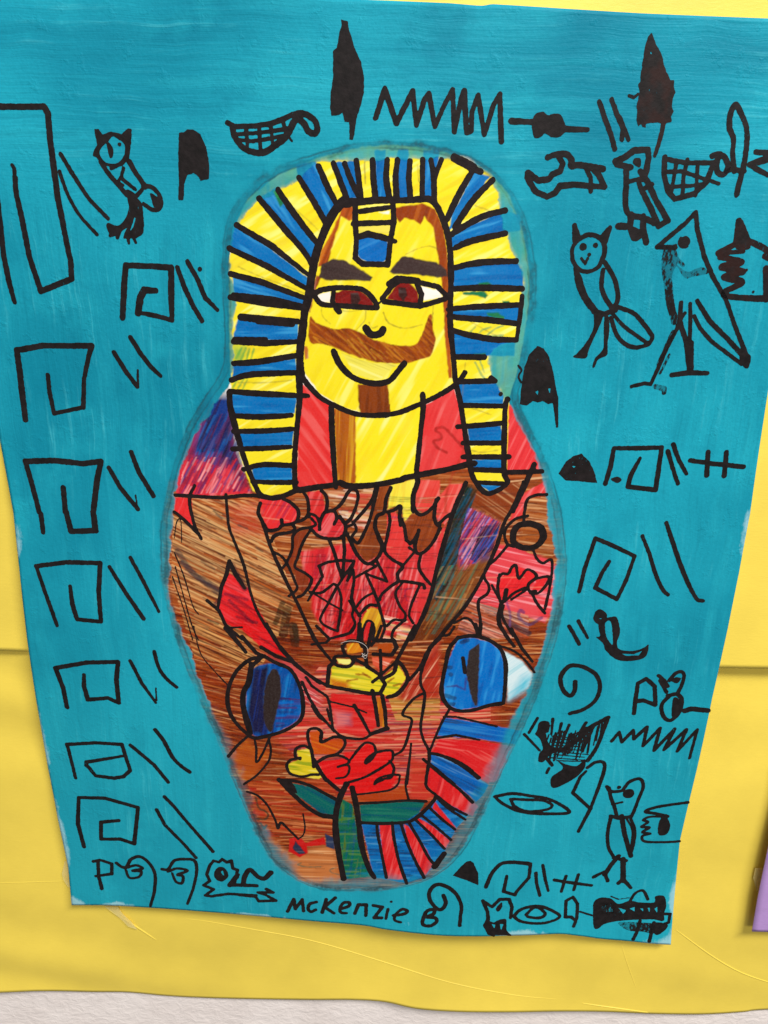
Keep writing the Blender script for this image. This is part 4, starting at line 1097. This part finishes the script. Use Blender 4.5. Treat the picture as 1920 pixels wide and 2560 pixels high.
('reclining_lion', 'H', None, '''
l 22 1360,730 1340,690 1360,630 1385,600 1420,610 1440,590 1470,610 1500,600 1510,650 1540,660 1530,710 1520,750
l 22 1360,730 1320,760 1385,785 1330,825 1370,830 1480,815 1659,825 @V 150,1480 330,1500 360,1545 540,1540 430,1480 350,1455 510,1455 440,1420
l 30 @V 60,1375 340,1385
c 34 @V 200,1370 215,1290 270,1220 350,1290 420,1310 485,1250
q 1390,670 1420,640 1460,650 1480,700 1440,735 1395,715
e 1430,670 1445,665 1455,700 1440,690
l 26 1500,740 1545,690
l 34 @V 60,1380 130,1290'''),
('handwritten_name', 'I', None, '''
l 24 205,928 245,850 255,912 300,850 308,925
c 22 392,868 350,880 338,910 355,930 388,918
l 24 455,850 430,935
l 24 515,840 445,900 505,940
c 22 548,912 600,895 605,872 570,872 545,905 550,935 590,940
l 24 640,942 665,885 715,885 712,955
l 24 760,890 820,900 765,970 815,970
l 22 855,915 842,975
d 9 877,865
c 22 890,955 960,945 980,925 945,915 905,950 900,985 940,1000'''),
('initial_and_coil', 'I', None, '''
c 28 1215,825 1230,870 1215,905 1180,915 1130,860 1125,800 1170,755 1240,770 1300,820 1330,890 1325,960 1320,1020
c 26 1160,915 1120,920 1095,945 1080,1010 1130,1022 1170,995 1160,970 1110,965 1150,945 1160,915'''),
('bread_loaf', 'I', None, '''
p 1275,697 1330,635 1365,605 1390,600 1410,615 1440,680 1442,760 1360,725'''),
('shelter_sign', 'I', None, '''
c 28 1490,770 1530,680 1590,620 1659,610 @J 40,612 120,620
l 24 @J 120,620 110,710 30,800 20,822 @I 1605,800 1625,700'''),
('tally_strokes', 'J', None, '''
l 24 155,680 160,750 180,825
l 24 200,630 215,720 235,795'''),
('crossed_strokes', 'J', None, '''
l 24 275,725 400,745 515,760
l 24 350,700 320,800
l 24 430,690 400,790'''),
('jackal_head', 'I', None, '''
l 26 1470,860 1500,930 1505,980 1485,1020 1510,1070 1540,1085
l 24 1470,860 1530,900 1580,850 1640,850 @J 0,900 -10,970
q 1555,910 1590,870 1595,900 1570,930
q 1500,990 1540,1000 1570,985 1620,980 1625,1050 1655,1085 1600,1082 1540,1080 1510,1050
e 1528,1010 1550,1015 1545,1042
e 1580,1010 1605,1010 1588,1052'''),
('eye_shape', 'J', None, '''
c 24 10,960 60,915 150,895 230,910 310,960 230,1000 130,1005 50,990 10,960
c 22 90,950 140,905 180,910 215,945 180,970 110,965 90,950'''),
('flag_sign', 'J', None, '''
l 24 345,965 350,860 395,835 425,880 420,970 400,1025
l 24 345,965 385,965 410,990'''),
('crocodile_scribble', 'J', None, '''
q 525,930 530,870 570,840 640,845 690,880 760,860 830,870 920,870 930,830 985,830 1000,890 985,940 980,990 900,980 700,990 600,1010 560,1040 530,1030
e 575,900 640,880 655,930 590,930
e 690,905 740,920 720,945
e 760,910 795,900 795,930
e 830,910 850,910 850,928
e 878,905 895,905 890,932
e 922,910 942,900 942,940
l 22 985,945 1025,945 1015,1000 960,1020
c 20 760,870 800,810 850,795 880,850
l 24 830,990 810,1060 785,1110
l 24 920,1000 905,1060 890,1122
q 900,1010 960,1000 1010,1020 980,1060 930,1080
l 14 440,930 520,955'''),
('crocodile_shading', 'J', 'dry', '''
q 690,1000 820,1000 910,1010 920,1070 850,1060 750,1050
q 570,890 650,870 660,940 590,940
l 10 640,830 690,850 760,840'''),
('standing_figure', 'J', None, '''
c 26 615,120 640,150 690,150 720,140 760,90 830,70 850,120 820,200 790,280 770,320
l 26 630,130 640,190 660,240 680,310
l 18 650,235 715,220
d 36 755,165
d 13 692,125
l 28 640,310 690,325 770,315
c 26 640,320 620,420 625,510 660,580
c 22 770,330 795,400 790,480 770,560
l 34 710,310 730,430 770,570
c 14 745,330 780,400 775,480 760,540
l 34 690,570 640,630 600,690
l 28 530,705 600,670
l 26 600,680 620,730
l 38 720,590 720,730
l 30 690,745 720,720 770,775
l 28 660,580 740,600'''),
('open_hand', 'J', None, '''
c 24 1140,222 950,250 865,280 930,295 1010,310
c 20 1010,315 900,315 850,335 880,350 840,380 890,385 845,415 895,425 845,440 860,475 980,480 1085,474
q 950,360 980,310 1010,330 1025,380 1000,430 950,430'''),
('axe_blade', 'J', None, '''
c 26 @G 490,1655 540,1622 590,1620 @J 600,0 570,100 510,260
l 28 510,260 430,410
l 24 510,265 395,160 440,60 480,20'''),
('eye_shape', 'J', None, '''
c 24 -112,185 0,165 120,180 250,205 372,285 200,295 50,280 -60,230 -112,185
c 22 0,200 100,205 200,210 260,240 220,270 100,280 20,250 -10,200'''),
('square_spiral', 'G', None, '''
l 28 435,515 470,370 540,170 650,215 795,285 740,440 680,565 540,490 580,400 630,320'''),
('tally_strokes', 'G', None, '''
c 26 845,155 890,270 930,400 975,500 1010,535
c 30 1000,70 1040,190 1095,350 1150,480 1200,565 1240,575'''),
('tally_strokes', 'G', None, '''
l 28 370,740 400,790 435,855
l 26 430,705 460,760 490,815'''),
('sitting_snake', 'G', None, '''
q 530,670 550,635 580,632 615,665 600,715 560,725 530,700
q 560,720 600,690 640,680 680,685 700,770 680,850 700,890 780,900 850,880 885,860 870,930 810,960 690,960 610,900 590,850 545,810 570,800
f 605,720 640,710 652,800 650,860 610,800
e 712,918 790,920 845,898 822,928 740,932
e 558,688 585,684 580,694'''),
('coiled_rope', 'G', None, '''
c 32 410,1100 405,1160 375,1190 330,1150 315,1070 370,1000 450,1000 540,1050 570,1130 540,1220 460,1280 375,1305'''),
('flag_sign', 'G', None, '''
l 28 790,1305 800,1220 815,1110 870,1080 925,1130 930,1250 850,1220 810,1225'''),
('sitting_fox', 'G', None, '''
l 26 950,1060 985,1090 1010,1130 960,1090 1000,1165
c 26 1020,1090 1060,1045 1100,1035 1115,1060 1100,1120 1070,1180
q 1030,1090 1060,1070 1095,1078 1070,1110
c 28 1020,1190 970,1250 980,1320 1025,1350 1080,1300 1100,1220 1070,1180 1010,1190
q 1050,1200 1095,1230 1080,1290 1040,1330 1035,1270
l 38 1120,1288 1160,1275 1270,1286'''),
('water_zigzag', 'G', None, '''
l 24 645,1485 695,1425 712,1490 785,1415 790,1470 875,1392 850,1515 960,1400 920,1545 1055,1405 985,1540 1130,1410 1070,1550 1200,1410 1150,1595'''),
('hedgehog_scribble', 'G', None, '''
q 180,1360 240,1360 240,1420 215,1440 240,1500 290,1545 240,1580 200,1620 170,1610 180,1560 200,1530 180,1470 150,1440 160,1420
l 22 165,1335 110,1430
l 22 80,1440 180,1545
l 22 265,1340 255,1440
l 22 320,1370 305,1430
l 22 370,1380 340,1450
l 24 480,1365 430,1440
c 34 200,1420 230,1510 320,1540 430,1470 500,1400 625,1330
c 28 625,1330 580,1450 540,1540 490,1610
q 280,1600 340,1630 420,1645 470,1600 @J 470,0 400,70 270,130 255,60 330,0
l 22 @J 225,30 240,0
l 26 230,1600 260,1640'''),
('rounded_slab', 'E', None, '''
p 165,580 205,600 240,650 265,740 290,880 300,920 300,1110 285,1110 265,950 235,960 200,940 165,950 135,940 95,970 50,960 60,850 80,720 110,640
e 150,880 172,868 166,902
e 235,860 250,855 246,900
c 12 40,710 62,740 42,780 60,820'''),
('bread_loaf', 'E', None, '''
p 300,1410 350,1330 400,1295 450,1280 500,1330 535,1400 552,1470 440,1460 350,1455
e 390,1360 412,1362 400,1372'''),
('square_spiral', 'E', None, '''
l 28 605,1475 640,1360 660,1245 820,1245 970,1240 950,1380 930,1515 750,1495 770,1420 830,1310
q 640,1445 680,1430 710,1450 680,1470'''),
('tally_strokes', 'E', None, '''
l 28 1010,1265 1040,1370 1075,1475
l 28 1045,1220 1080,1320 1130,1410'''),
('crossed_strokes', 'E', None, '''
l 28 1155,1325 1300,1345 1500,1365
l 28 1270,1270 1262,1420
l 28 1390,1270 1375,1425'''),
]
_h = []
for k in range(26):                                      # loose pen hatching that fills the hedgehog's back
    t = k / 25
    x0, y0 = 240 + 360 * t, 1450 - 40 * t + random.uniform(-25, 25) if t < 0.5 else 1500 - 150 * t + random.uniform(-15, 25)
    _h.append(f'l {random.choice((9, 12, 16))} {x0:.0f},{y0:.0f} {x0 - random.uniform(20, 70):.0f},{min(1640, y0 + random.uniform(110, 190)):.0f}')
for k in range(9):
    _h.append(f'l 8 {random.uniform(240, 300):.0f},{1450 + 20 * k} {random.uniform(420, 500):.0f},{1470 + 18 * k + random.uniform(-10, 20):.0f}')
GLYPHS.append(('hedgehog_shading', 'G', None, '\n'.join(_h)))
GLABEL = {'handwritten_name': 'name written by hand in black marker at the foot of the sheet', 'standing_owl': 'owl with a dark face and clawed feet',
          'striding_falcon': 'pointed falcon striding on two long legs', 'crocodile_scribble': 'heavily scribbled crocodile in the corner',
          'clenched_hand': 'reddish black fist with coiled fingers', 'horned_owl': 'horned owl with smiling round face'}
MATS = {None: M_INK, 'dry': M_DRY, 'brown': M_BROWN}
for name, t, mk, spec in GLYPHS:
    ink(name, t, spec, MATS[mk], label=GLABEL.get(name), off=0.00018 if mk == 'dry' or 'shading' in name else 0.00013, wf=0.95 if 'shading' in name or t in 'FGHIJ' else 1.08)

# ------------------------------------------------------------------ ink lines of the coffin
INK_HEAD = '''
@K
l 42 130,1315 400,1385 820,1540
l 44 160,1510 500,1545 790,1605
l 42 120,1085 450,1240 830,1455
l 42 185,875 500,1060 860,1345
c 44 390,635 620,910 790,1110 880,1260
c 44 560,560 740,820 930,1060
l 42 750,450 880,660 1005,880
l 44 925,345 1010,540 1095,700
l 42 1060,318 1120,480 1180,640
c 40 1160,320 1230,500 1310,650
l 40 1265,295 1290,480 1315,650
l 42 1412,290 1420,470 1440,650
c 42 1545,290 1535,450 1565,645
c 42 1635,290 1620,450 1630,645
@L
l 40 450,300 440,450 455,640
l 38 565,285 560,640
c 40 640,290 665,450 670,670
c 36 735,285 690,400 668,480
l 60 850,268 960,325 1020,360
l 46 1010,365 1090,395
c 44 1015,385 890,600 770,850
c 44 1195,470 1020,650 870,870 862,895
c 42 1310,742 1100,800 900,910 810,970
c 42 1310,950 1000,1020 850,1085
c 42 1410,1200 1200,1205 1000,1225 830,1265
c 44 1460,1450 1100,1440 840,1450
@N
c 40 1450,78 1000,100 790,120
c 42 1430,250 1150,215 900,195 800,180
c 42 1400,395 1200,390 980,350 820,305
l 42 860,548 1120,552
l 40 870,772 1215,765
l 40 1180,740 1215,765
l 40 930,985 1290,992
l 38 880,1178 1080,1165 1285,1145
l 38 930,1325 1280,1325
l 38 930,1450 1340,1450
l 38 1020,1565 1285,1572
l 34 1060,1680 1310,1692
d 20 1268,885
@M
l 44 130,10 400,58 790,115
l 52 225,190 400,208 740,230
l 40 380,230 690,258
l 44 160,410 450,425 760,410
l 38 170,390 450,390
c 42 160,608 400,590 730,535
c 42 140,758 300,710 740,690
c 42 125,860 400,880 740,897
l 40 760,895 830,900
c 40 140,1078 400,1090 680,1075
c 38 160,1220 450,1215 700,1198
l 38 150,1378 400,1375 670,1360
c 38 250,1562 420,1520 690,1528
c 36 330,1672 500,1680 725,1680
c 44 120,870 130,1000 180,1200 230,1380 290,1560 380,1760 440,1808 540,1822 640,1790 740,1740
c 46 770,450 750,700 755,900 735,1150 710,1450 712,1740'''
INK_FACE = '''
@K
c 62 1150,655 1050,780 950,1000 900,1150 860,1350 840,1500 800,1659 @M 800,150 775,350 755,500 765,700
l 46 1150,655 1290,665
@L
c 46 0,668 150,650 350,652 500,645 620,640 690,700 750,830 790,950 812,1100 820,1300 818,1500 @N 812,150 818,300 842,550 862,760 905,960 950,1250 990,1500 1025,1645 1150,1780 1325,1690 1300,1590 1300,1300 1310,1000 1330,930
c 34 @N 1462,0 1440,200 1412,400
c 40 @M 760,705 830,800 950,920 1100,1000 1250,1060 1400,1075 1550,1070 @N 200,1075 350,1050 550,970 700,900 830,820 900,760 945,690
@K
l 42 1258,660 1255,870 1268,1000 1255,1170 1320,1225 1550,1232 1575,1000 1605,850 1595,660
l 40 1300,752 1560,715
l 42 1240,862 1605,850
l 44 1270,985 1370,955 1500,985 1615,1022
q 1130,640 1250,650 1260,690 1180,720 1120,700
c 38 880,1500 950,1460 1100,1440 1300,1450 1400,1520 1450,1600 1430,1622 1250,1610 1080,1600 950,1585 885,1510
l 36 1060,1480 1050,1560 1085,1640
@M
l 44 1085,110 1110,140
@L
l 38 200,1540 290,1420 370,1365 500,1385 700,1430 770,1500 770,1540 600,1590 540,1605 220,1565 200,1540
l 50 265,1405 340,1362 520,1378
l 40 515,1410 555,1500 540,1610
c 14 150,1590 175,1575 215,1545
@M
c 50 1350,285 1390,340 1440,350 1490,330 1510,298
c 45 1060,500 1120,620 1230,730 1400,785 1550,770 @N 340,680 400,605
l 44 1040,1005 1045,1200 1060,1450 1080,1725
c 44 740,1752 900,1725 1080,1700
c 46 1120,1680 1200,1712 1400,1705 1659,1660 @N 400,1640 600,1600 800,1560 960,1520 1040,1508
c 40 @N 565,885 570,1000 550,1200 530,1400 508,1600 520,1680 480,1800 480,1940
l 40 @N 1310,1590 1640,1580
l 42 @N 1570,1520 1480,1720 1380,1940'''
INK_BODY = '''
@P
l 36 160,155 400,170 640,185 850,160 1000,160 1100,185 1250,165 1400,120 1480,100
c 34 360,60 315,150 310,250 340,400 370,500 430,610
c 34 150,330 240,400 330,490 390,550
c 30 685,150 700,350 720,500 790,680 860,850 900,1000 950,1200 1030,1400 1190,1659
c 36 1040,240 1020,340 1060,430 1100,550 1150,700 1230,880 1330,1090 1450,1330 1600,1659
c 36 1250,180 1350,230 1430,310 1430,400 1380,450 1270,470 1220,510 1120,520 1070,450
l 34 1262,410 1270,470
c 34 1480,110 1530,200 1540,330 1500,400 1380,450 1400,500 1350,540 1200,570 1150,640
c 30 1550,490 1450,510 1380,580 1370,720 1310,860 1260,920
c 30 1560,520 1480,650 1430,800 1400,900 1500,960 1570,1020 1550,1100 1480,1190 1430,1210
c 28 1170,740 1260,790 1320,870 1400,1050 1420,1130 1340,1200
l 40 720,840 690,980 640,1100 600,1330
l 44 725,860 800,1000 880,1120
l 34 490,1250 610,1350 680,1500 850,1650
l 20 690,1530 850,1525
c 12 150,750 250,1000 340,1300 400,1390
c 12 160,900 230,1150 330,1500 400,1659
c 12 130,1000 250,1350 340,1659
c 10 150,600 170,450 200,400 220,450 225,650
@Q
c 36 430,110 470,150 490,220 480,310 440,370 415,440 410,510
c 30 300,380 320,350 380,380 410,440
c 30 330,400 370,460 320,490
c 34 480,330 560,320 590,390 560,460
c 34 560,310 640,240 720,110 780,100 810,160 790,270 740,390 680,450
c 40 620,380 680,470 670,560 640,590
c 34 320,500 400,580 520,610 640,600
c 34 760,440 880,310 960,190 990,90
c 30 700,480 770,460 790,520 740,590
c 38 700,560 720,610 800,770 900,865 1000,820 1060,700 1020,580 985,480 1010,370 1080,330 1100,200 1150,80
c 34 740,600 810,650 880,530 940,380 1010,80
l 34 510,620 560,740 600,880 640,1010
l 34 660,600 670,720 650,1000
l 30 410,900 440,1000 380,1100 290,1250
l 30 400,890 500,850 640,830 770,840 720,920 660,1000 590,1110
c 28 310,1160 420,1170 500,1120 570,1080 630,1190 630,1350 600,1530 580,1560 420,1460 500,1280 590,1110
l 20 360,1180 520,1280 650,1350
l 30 770,840 700,1040 760,930 770,1040 740,1220 780,1340 830,1410
c 26 720,1250 760,1330 750,1400 780,1500 720,1590 530,1640
l 26 780,1010 1000,890 900,860
l 28 1000,830 1110,1050 890,970 960,1120 1030,1300 1080,1500
c 26 960,1170 860,1230 790,1320
c 34 1130,340 1140,430 1110,600 1085,730 1160,820 1270,890 1220,970 1220,1050 1150,1100 1060,1180 1030,1250
c 36 1120,330 1180,310 1250,270 1240,370 1250,470
l 34 1260,410 1290,480 1310,620 1350,660 1390,620 1440,520
c 36 1440,520 1400,690 1430,760 1500,740 1590,640 1659,500
l 28 1340,700 1400,740 1270,890
c 32 1460,770 1440,900 1500,1010 1560,1080
c 38 1430,0 1390,150 1390,280 1440,355 1520,340 1600,260 1640,190
c 36 1620,200 1600,380 1630,460 1659,470
c 34 1220,1050 1290,1050 1470,1080 1500,1120
c 28 1270,1060 1200,1170 1240,1300 1300,1390 1280,1450 1180,1450 1110,1510
c 28 1450,1090 1370,1270 1340,1400 1380,1480
c 28 1300,1450 1190,1540 1160,1620 1180,1659
c 34 820,1400 920,1300 1000,1300
c 24 855,1659 860,1560 905,1460 960,1480 980,1560 960,1659
l 26 805,1659 830,1440
c 28 1030,1330 1085,1520 1040,1659
@R
c 46 600,30 470,330 360,700 280,1000 240,1180 160,1400 30,1659
c 38 1200,20 1100,260 1000,440 920,680 790,970 620,1270 450,1480 300,1659
c 36 330,440 400,380 480,330
c 62 1260,450 1150,470 1095,540 1100,650 1200,700 1320,690 1400,600 1380,500 1300,460 1240,450
c 30 1440,150 1330,155 1240,200 1210,320 1200,470
c 30 1240,370 1120,400 1030,480 1000,560 1030,660 1100,690
c 28 1300,730 1340,820 1400,860 1490,830 1480,1050 1420,1340
c 30 1030,680 920,810 820,900 790,1000 840,1100 820,1180 740,1240 730,1330 750,1450 740,1600
c 30 940,1010 980,970 1040,970 1080,900 1120,890 1150,1020 1230,930 1310,960 1330,1010 1250,1080 1260,1150 1330,1150
c 30 950,980 930,1120 960,1260 1000,1260 1100,1170 1230,1110
l 26 870,1090 920,1180 960,1260
l 44 1020,1140 1000,1250
c 30 1330,1020 1460,1000 1430,1090 1350,1170 1270,1170
c 30 1290,1180 1340,1280 1420,1380
l 24 1070,1240 1240,1130
c 40 970,1260 940,1450 1010,1600 1050,1659
c 26 990,1300 980,1420 1090,1620
c 26 480,1480 600,1430 680,1490 720,1600
@T
l 44 825,0 825,150 860,230
l 36 960,0 930,150 910,240
l 30 1050,20 1000,150 950,220
c 32 650,230 720,170 850,190 880,250 850,330 700,330 660,280 650,230
l 42 1010,170 1180,170 1210,240 1160,320 970,310
l 30 1040,270 1050,540
l 36 880,250 900,440 1040,530
c 36 750,360 760,400 700,440 580,420 570,340 680,330
l 42 570,380 510,440 490,640 700,680 930,720 1040,720 1090,620 1050,560
l 34 790,370 900,430 1040,530 1200,390
l 34 960,600 1040,540
c 40 1080,560 1180,500 1220,390 1300,480 1320,590 1220,720 1110,760
l 36 290,20 400,220 540,390
l 30 380,20 510,150
l 34 0,230 150,400 300,530 490,640
l 26 330,210 480,190 520,150 720,90 780,0
l 38 1400,20 1330,150 1200,400
c 36 1659,150 1540,270 1450,450 1340,580
c 30 1560,250 1470,480 1460,620 1500,720 1490,850 1460,1050 1480,1180 1550,1340 1530,1500 1510,1659
c 28 1500,710 1380,780 1270,930 1360,980 1350,1080 1280,1290 1170,1370
l 40 960,690 990,850 1020,1050
l 40 1060,740 1090,900 1100,1070
l 50 1110,1080 940,1140
l 18 510,800 760,860 900,920
l 34 770,840 850,980 930,1130
c 30 560,1100 660,1170 850,1190 940,1150
l 30 230,600 300,760 400,920 560,1110
l 28 270,550 330,640 490,750 520,850 550,1100
l 24 330,850 400,960 520,1050
l 22 490,880 520,1000
c 32 350,1480 330,1320 290,1190 300,1100 370,1080 430,1120 430,1220 560,1170 660,1190 670,1260 600,1340 470,1380 390,1430
c 30 310,1290 250,1260 170,1290 160,1370 210,1400
c 30 210,1385 110,1410 70,1470 110,1550 230,1580 330,1560 400,1560
l 40 350,1400 400,1500 480,1620
c 28 400,1420 470,1380 600,1360 700,1400 710,1440 600,1480
c 28 710,1430 820,1290 890,1230 970,1250 990,1330 950,1400 890,1440 910,1390 1000,1330 1150,1310 1170,1370 1140,1430 1000,1520 870,1590 680,1650
c 24 600,1480 700,1460 720,1510 680,1580 580,1600
c 26 1150,1430 1180,1500 1150,1590 1050,1610 980,1659
c 22 1360,1240 1340,1450 1320,1659
@S
c 40 1050,340 930,370 800,480 720,640 700,800 740,950 830,1070 920,1150
c 40 1080,330 1200,400 1350,470 1440,620 1480,780 1480,930 1430,1020 1300,1100 1150,1150 1000,1180 930,1160
c 56 950,420 920,600 870,700 860,820 890,960 940,1130
l 40 970,420 1060,340
l 30 710,1370 800,1260 900,1170
c 24 980,1180 1000,1300 1000,1430 1060,1350 1140,1170
c 24 1130,1200 1150,1320 1120,1430 1000,1570 870,1659
l 40 850,130 1000,300 1070,330
l 44 680,40 800,180 890,290
l 40 1050,240 1200,330 1370,390
l 40 1100,0 1250,250 1400,420 1659,610
c 12 350,20 420,300 560,480 700,630
@U
c 42 520,140 430,250 390,430 350,640 360,760 430,860 540,900 680,890 850,840 990,820
c 40 520,140 680,120 850,170 960,260 1010,400 1010,600 990,820
l 36 570,350 590,500
l 22 370,960 500,960 920,1060
l 28 300,1180 500,1150 740,1200
l 26 430,880 350,1020 280,1180 220,1330
c 30 240,1340 440,1390 600,1470 740,1590
c 32 160,1400 290,1500 480,1659
l 34 700,0 730,120
l 30 760,0 750,110
c 28 480,30 420,110 330,130 220,240
l 34 940,0 1040,150 1100,230
l 34 1070,50 1180,250 1290,390
c 24 940,220 1100,280 1230,390 1310,500
@V
c 46 570,285 700,420 850,560 1000,650 1120,670
c 36 570,285 740,300 900,350 1050,430 1200,510
c 60 1270,330 1200,480 1160,650 1160,830 1190,1050 1240,1310
c 55 1330,370 1370,550 1400,750 1430,980 1500,1200 1560,1300
l 40 1070,290 1160,370 1220,410
c 24 240,410 350,450 450,550 530,700 560,790 590,730 660,790 770,900
c 16 820,640 840,780 820,860 770,900
q 570,275 700,310 760,420 700,400
@W
c 30 160,530 400,520 650,500 850,510
c 38 180,730 400,740 600,730 700,710 800,640 900,540 960,460
c 30 340,740 350,850 390,1050 440,1300
c 32 500,730 520,900 570,1130 650,1360
c 32 590,740 660,950 740,1130 830,1300
c 32 680,740 790,930 870,1080 940,1170
c 30 740,700 900,850 1040,1000
c 30 800,650 950,770 1110,910
c 30 880,570 1010,690 1150,800
c 30 950,460 1080,580 1260,700
c 30 880,0 880,130 850,340 950,440 1100,560 1270,650
c 32 830,80 1050,270 1200,390 1330,520
c 32 880,10 1000,30 1200,130 1390,270
c 24 690,0 660,200 640,350 670,490
c 22 580,240 560,330 480,390 300,420 130,440
c 22 470,90 520,150 500,230 400,290 320,320 360,270 480,235 570,235
l 60 940,1185 1040,1050'''
ink('headdress_ink', 'K', INK_HEAD, M_FINE, coffin, wf=1.2)
ink('face_ink', 'K', INK_FACE, M_FINE, coffin, 0.00016, wf=1.16)
ink('body_ink', 'P', INK_BODY, M_FINE, coffin, 0.00019, wf=1.1)

# ------------------------------------------------------------------ small things on the papers
def tube(name, P, r, mat, sides=6, parent=None):
    P = np.asarray(P); V, F = [], []
    for i, p in enumerate(P):
        t = P[min(i + 1, len(P) - 1)] - P[max(i - 1, 0)]; t = t / np.linalg.norm(t)
        a = np.cross(t, [0, 1, 0]); a /= np.linalg.norm(a) + 1e-9; b = np.cross(t, a)
        for k in range(sides):
            g = 2 * math.pi * k / sides
            V.append(p + r * (a * math.cos(g) + b * math.sin(g)))
    for i in range(len(P) - 1):
        for k in range(sides):
            F.append((i * sides + k, i * sides + (k + 1) % sides, (i + 1) * sides + (k + 1) % sides, (i + 1) * sides + k))
    F.append(tuple(range(sides))); F.append(tuple((len(P) - 1) * sides + k for k in range(sides))[::-1])
    return mesh_obj(name, V, F, mat, parent, True)
def on(h, p, lift):
    p = np.asarray(p)
    return np.stack([p[:, 0], -h(p[:, 0], p[:, 1]) - lift, p[:, 1]], 1)
# a pale hair caught on the painting
fib = catmull(pts('T', '632,195 680,178 760,172 840,190 900,235 910,300 880,320 850,300 870,345 890,350 900,320 850,335 880,300'))
o = tube('stray_fibre', on(h_paint, fib, 0.0006), 0.00013, M_FIBRE)
tag(o, 'thin pale curled hair stuck on the painting over the offering bowl', 'fibre')
# fold creases of the lower yellow sheet: low ridges
def crease(text, w, hgt):
    p = catmull(pts('O', text, h_low)); p = poly_curve(p, 90)
    t = np.gradient(p, axis=0); n = np.stack([-t[:, 1], t[:, 0]], 1); n /= np.linalg.norm(n, axis=1)[:, None]
    fade = np.sin(np.linspace(0.05, math.pi - 0.05, 90)) ** 0.4
    V, F = [], []
    for k, (o_, l_) in enumerate(((-1, -0.0002), (-0.35, 0.75), (0.0, 1.0), (0.35, 0.75), (1, -0.0002))):
        q = p + n * (o_ * w)
        V.append(np.stack([q[:, 0], -h_low(q[:, 0], q[:, 1]) - np.where(l_ > 0, l_ * hgt * fade, -0.0002), q[:, 1]], 1))
    V = np.vstack(V)
    for k in range(4):
        for i in range(89):
            F.append((k * 90 + i, k * 90 + i + 1, (k + 1) * 90 + i + 1, (k + 1) * 90 + i))
    return mesh_obj('crease', V, F, M_YEL, lower, True)
crease('465,2297 520,2304 640,2325 780,2352 950,2402 1120,2455 1280,2487 1390,2498', 0.0007, 0.0003)
crease('1455,2508 1540,2520 1620,2531', 0.0007, 0.0005)
crease('1690,2325 1780,2390 1850,2430 1920,2455 1980,2470', 0.0009, 0.0004)
crease('1550,2350 1565,2400 1590,2470', 0.0006, 0.0002)
crease('270,2275 330,2310 390,2350', 0.0012, 0.0005)
crease('-40,2209 60,2206 165,2203', 0.0009, 0.00015)
# clear tape tabs peeping out
def tape(text, h, lift, label):
    p = pts('O', text, h)
    n = len(p); co = on(h, p, lift)
    V = np.vstack([co, co + np.array([0, 0.00008, 0])])
    F = [tuple(range(n)), tuple(range(2 * n - 1, n - 1, -1))] + [(i, (i + 1) % n, n + (i + 1) % n, n + i) for i in range(n)]
    me = mesh_obj('clear_tape', V, F, M_TAPE)
    import bmesh
    bm = bmesh.new(); bm.from_mesh(me.data); bmesh.ops.recalc_face_normals(bm, faces=bm.faces); bm.to_mesh(me.data); bm.free()
    return tag(me, label, 'tape', 'scraps of clear tape')
tape('164,2148 157,2180 160,2195 171,2212 176,2215 170,2150', h_low, 0.0016, 'narrow scrap of clear tape at the left edge of the painting')
tape('262,2262 300,2290 322,2312 345,2320 330,2300 308,2280 296,2262', h_low, 0.0016, 'pointed scrap of clear tape under the bottom edge of the painting')
tape('1885,2165 1880,2190 1890,2225 1900,2215 1905,2165', h_low, 0.002, 'scrap of clear tape at the edge of the purple paper')
